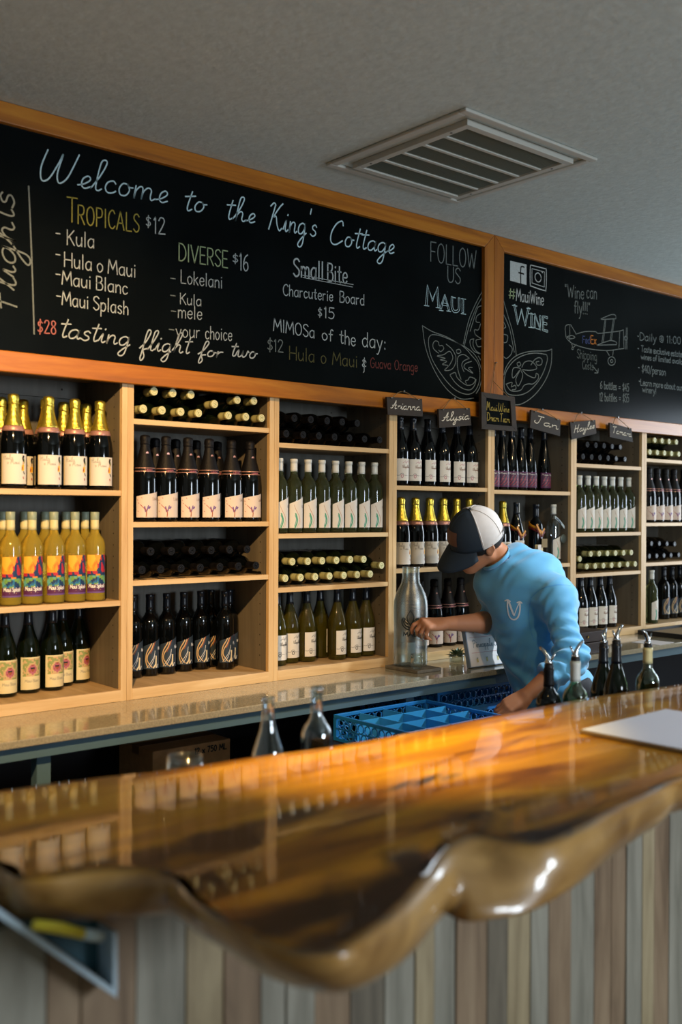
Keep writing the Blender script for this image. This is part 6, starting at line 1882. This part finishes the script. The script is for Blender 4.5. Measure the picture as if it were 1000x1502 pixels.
# white hook-shaped chest mark
M['print_white'] = mat('white_shirt_print', 'dfe6ea', 0.6)
lc = at_t(753, 897, 4.25)
nv = (TV*.9+t_fr*.35).normalized(); rv = (RV-nv*RV.dot(nv)).normalized(); uv = nv.cross(rv)
PX = 4.25/FPX
fL = lambda a, b: tuple(on_shirt(lc+rv*a*PX+uv*b*PX, nv, .0012))
m = MB()
for pts, w in (([(-9, 14), (-9, 2), (-6, -10), (0, -14), (6, -10), (9, 0), (9, 13)], 2.6), ([(-7, 12), (-1, -4), (1, -7)], 3.4), ([(8, 12), (4, 2), (1, -7)], 1.6), ([(-13, 13), (-9, 15), (-5, 13)], 2.2), ([(5, 12), (9, 14), (12, 12)], 2.2)):
    pp = smooth(pts, 6)
    for sub in range(len(pp)-1): pass
    m.ribbon(pp, w*.85, fL, 0)
m.build('chest_print', 'print_white', man)
m = MB(); fS = lambda a, b: tuple(on_shirt(at_t(a, b, 4.25), nv, .0006))
m.ribbon(smooth([(779, 876), (790, 864), (804, 857), (820, 854), (836, 856)], 6), 1.3, fS, 0)
m.ribbon(smooth([(779, 876), (775, 900), (778, 925), (783, 940)], 6), 1.1, fS, 0)
m.build('sleeve_seam', 'shirt_seam', man)
# collar band
c0 = neckc+nd*.001; e1 = nd.orthogonal().normalized(); e2 = nd.cross(e1)
rr = []
for j in range(41):
    a = 2*math.pi*j/40; o = e1*math.cos(a)+e2*math.sin(a)
    rr.append([c0+o*(.0685+.0050*math.cos(q*math.pi/4))+nd*(.0095*math.sin(q*math.pi/4)) for q in range(8)])
MB().rings(rr, 0, True).build('collar', 'shirt', man)
# trousers, shoes
Tq = Field((3.30, 2.40, .06), (3.95, 3.10, 1.05), .008)
Tq.ell(J['hip'], TA, (.122, .160, .13), .05)
for a, b, c in ((hipL, kneeL, footL), (hipR, kneeR, footR)):
    Tq.cap(a, b, .096, .070, .05); Tq.cap(b, c, .070, .058, .03)
Tq.cut(J['hip']+t_up*.04, t_up)
Tq.mesh('trousers', 'trousers', 2).build('trousers', 'trousers', man)
for c in (footL, footR):
    q_ = Field(tuple(c-Vector((.32, .14, .10))), tuple(c+Vector((.16, .14, .06))), .007)
    b0 = Vector((c.x, c.y, .05))
    q_.ell(b0+fwd*.10-Vector((0, 0, .005)), (fwd, Vector((0, 0, 1)).cross(fwd), Vector((0, 0, 1))), (.135, .048, .044), .02); q_.cap(c-fwd*.02, b0-fwd*.02, .045, .045, .03)
    q_.cut(Vector((0, 0, .004)), (0, 0, -1))
    q_.mesh('shoe', 'shoe', 1).build('shoe', 'shoe', man)
# hair below the cap
def dome(c, rad, th, ph, lift=0):
    f_, l_, u_ = c
    return H(f_+(rad[0]+lift)*math.cos(th)*math.sin(ph), l_+(rad[1]+lift)*math.sin(th)*math.sin(ph), u_+(rad[2]+lift)*math.cos(ph))
rnd = random.Random(4)
rows_ = []
for i in range(9):
    row_ = []
    for j in range(49):
        th = math.radians(62+236*j/48); back_ = max(0, -math.cos(th))
        low_ = math.radians(108+38*back_**.7+ (16 if abs(math.sin(th)) > .86 and math.cos(th) > -.1 else 0))
        ph = math.radians(86)+(low_-math.radians(86))*i/8
        row_.append(dome((-.010, 0, .028), (.098, .077, .089), th, ph, (.0105 if i < 8 else .002)+rnd.uniform(-.001, .001)))
    rows_.append(row_)
MB().rings(rows_, 0, True, closed=False).build('hair', 'hair', man)
# face details
for s_ in (-1, 1):
    MB().lathe([(0, -.0118)]+[(.0118*math.sin(a*math.pi/10), -.0118*math.cos(a*math.pi/10)) for a in range(1, 10)]+[(0, .0118)], 16, T=Matrix.Translation(H(.0835, s_*.032, .000))).build('eye', 'eye_white', man)
    MB().lathe([(0, .0), (.0045, -.0006), (.0055, -.002)], 12, T=Matrix.Translation(H(.0958, s_*.032, -.003)) @ h_f.to_track_quat('Z', 'Y').to_matrix().to_4x4()).build('iris', 'iris', man)
    MB().tube([H(.098, s_*.016, .021), H(.099, s_*.032, .025), H(.088, s_*.048, .021)], [.003, .0035, .002], 6).build('eyebrow', 'brow', man)
# cap: stiff navy front, white mesh back, curved peak
CC, CR = (-.004, 0, .026), (.108, .089, .122)
cap = MB(); nt_, np_ = 72, 16
rim = math.radians(96)
rg = []
for i in range(np_+1):
    ph = .05+(rim-.05)*i/np_
    ring = []
    for j in range(nt_):
        th = 2*math.pi*j/nt_
        p = dome(CC, CR, th, ph, .0)
        if math.cos(th) > 0: p = p+h_f*.006*math.cos(th)*math.sin(ph*1.2)+h_up*.007*max(0, math.cos(th))*math.sin(ph)*math.cos(ph)*2
        ring.append(p)
    rg.append(ring)
n0 = 0
cap.rings(rg, 0, True)
cap.f.append(tuple(range(nt_))); cap.m.append(0); cap.sm.append(True)
for k in range(len(cap.m)-1):
    j = k % nt_; th = math.degrees(2*math.pi*(j+.5)/nt_)
    th = th if th < 180 else th-360
    cap.m[k] = 0 if abs(th) < 82 else 1
crown = cap.build('cap_crown', ['cap_navy', 'cap_white'], man)
so = crown.modifiers.new('thickness', 'SOLIDIFY'); so.thickness = .0022; so.offset = -1
for k, deg in enumerate((0, 82, 131, 180, 229, 278)):
    th = math.radians(deg)
    pts = [dome(CC, CR, th, .05+(rim-.05)*i/14, .0022)+(h_f*.006*math.cos(th)*math.sin((.05+(rim-.05)*i/14)*1.2)+h_up*.007*max(0, math.cos(th))*math.sin(.05+(rim-.05)*i/14)*math.cos(.05+(rim-.05)*i/14)*2 if math.cos(th) > 0 else Vector()) for i in range(15)]
    MB().tube(pts, .0022 if deg else .0014, 6).build('cap_seam', 'cap_navy' if deg in (0,) else 'cap_white', man)
pts = [dome(CC, CR, math.radians(82+196*i/40), rim-.10, .0030) for i in range(41)]
rr = [[p+h_up*.010, p+h_l*0+(p-H(*CC)).normalized()*.0008, p-h_up*.012] for p in pts]
MB().rings(rr, 0, True, closed=False).build('cap_band', 'cap_white', man)
MB().lathe([(0, -.003), (.007, -.001), (.0075, .002), (.004, .0045), (0, .005)], 14, T=Matrix.Translation(dome(CC, CR, 0, 0, .003)) @ h_up.to_track_quat('Z', 'Y').to_matrix().to_4x4()).build('cap_button', 'cap_navy', man)
# leather patch on the front panel
pr = []
for i in range(9):
    th = math.radians(-18+46*i/8)
    row_ = []
    for j in range(7):
        ph = math.radians(57+25*j/6)
        row_.append(dome(CC, CR, th, ph, .0046)+h_f*.006*math.cos(th)*math.sin(ph*1.2)+h_up*.007*math.cos(th)*math.sin(ph)*math.cos(ph)*2)
    pr.append(row_)
MB().rings(pr, 0, True, closed=False).build('cap_patch', 'cap_patch', man)
# peak
top_, bot_ = [], []
for j in range(31):
    th = math.radians(-66+132*j/30)
    base = dome(CC, CR, th, rim-.03, -.002)+h_f*.006*math.cos(th)
    row_ = []
    k_ = math.cos(th*1.36)
    for i in range(9):
        s_ = i/8
        out = h_f*(.083*s_*max(k_, .0)**.55)+h_l*(.012*s_*math.sin(th))
        drop_ = -h_up*(.056*s_*max(k_, 0)**.5+.018*s_*s_+.024*(abs(th)/1.15)**2*s_)
        row_.append(base+out+drop_)
    top_.append(row_)
pk = MB().rings(top_, 0, True, closed=False).build('cap_peak', 'cap_navy', man)
so = pk.modifiers.new('thickness', 'SOLIDIFY'); so.thickness = .0035
# the small clear stopper held in the fingertips
sp = at_t(616, 935, 4.285)
M['stopper_glass'] = M['thin_glass']
t = thing('glass_stopper', 'small clear glass stopper held in the man\'s bent fingers', 'stopper', tuple(sp))
Ts = Matrix.Translation(sp) @ (TV*.8+UV*.5-RV*.2).normalized().to_track_quat('Z', 'Y').to_matrix().to_4x4()
MB().lathe([(0, -.016), (.008, -.015), (.009, -.004), (.016, -.002), (.0185, .003), (.016, .008), (.012, .006), (0, .004)], 24, T=Ts).build('stopper_body', 'stopper_glass', t)
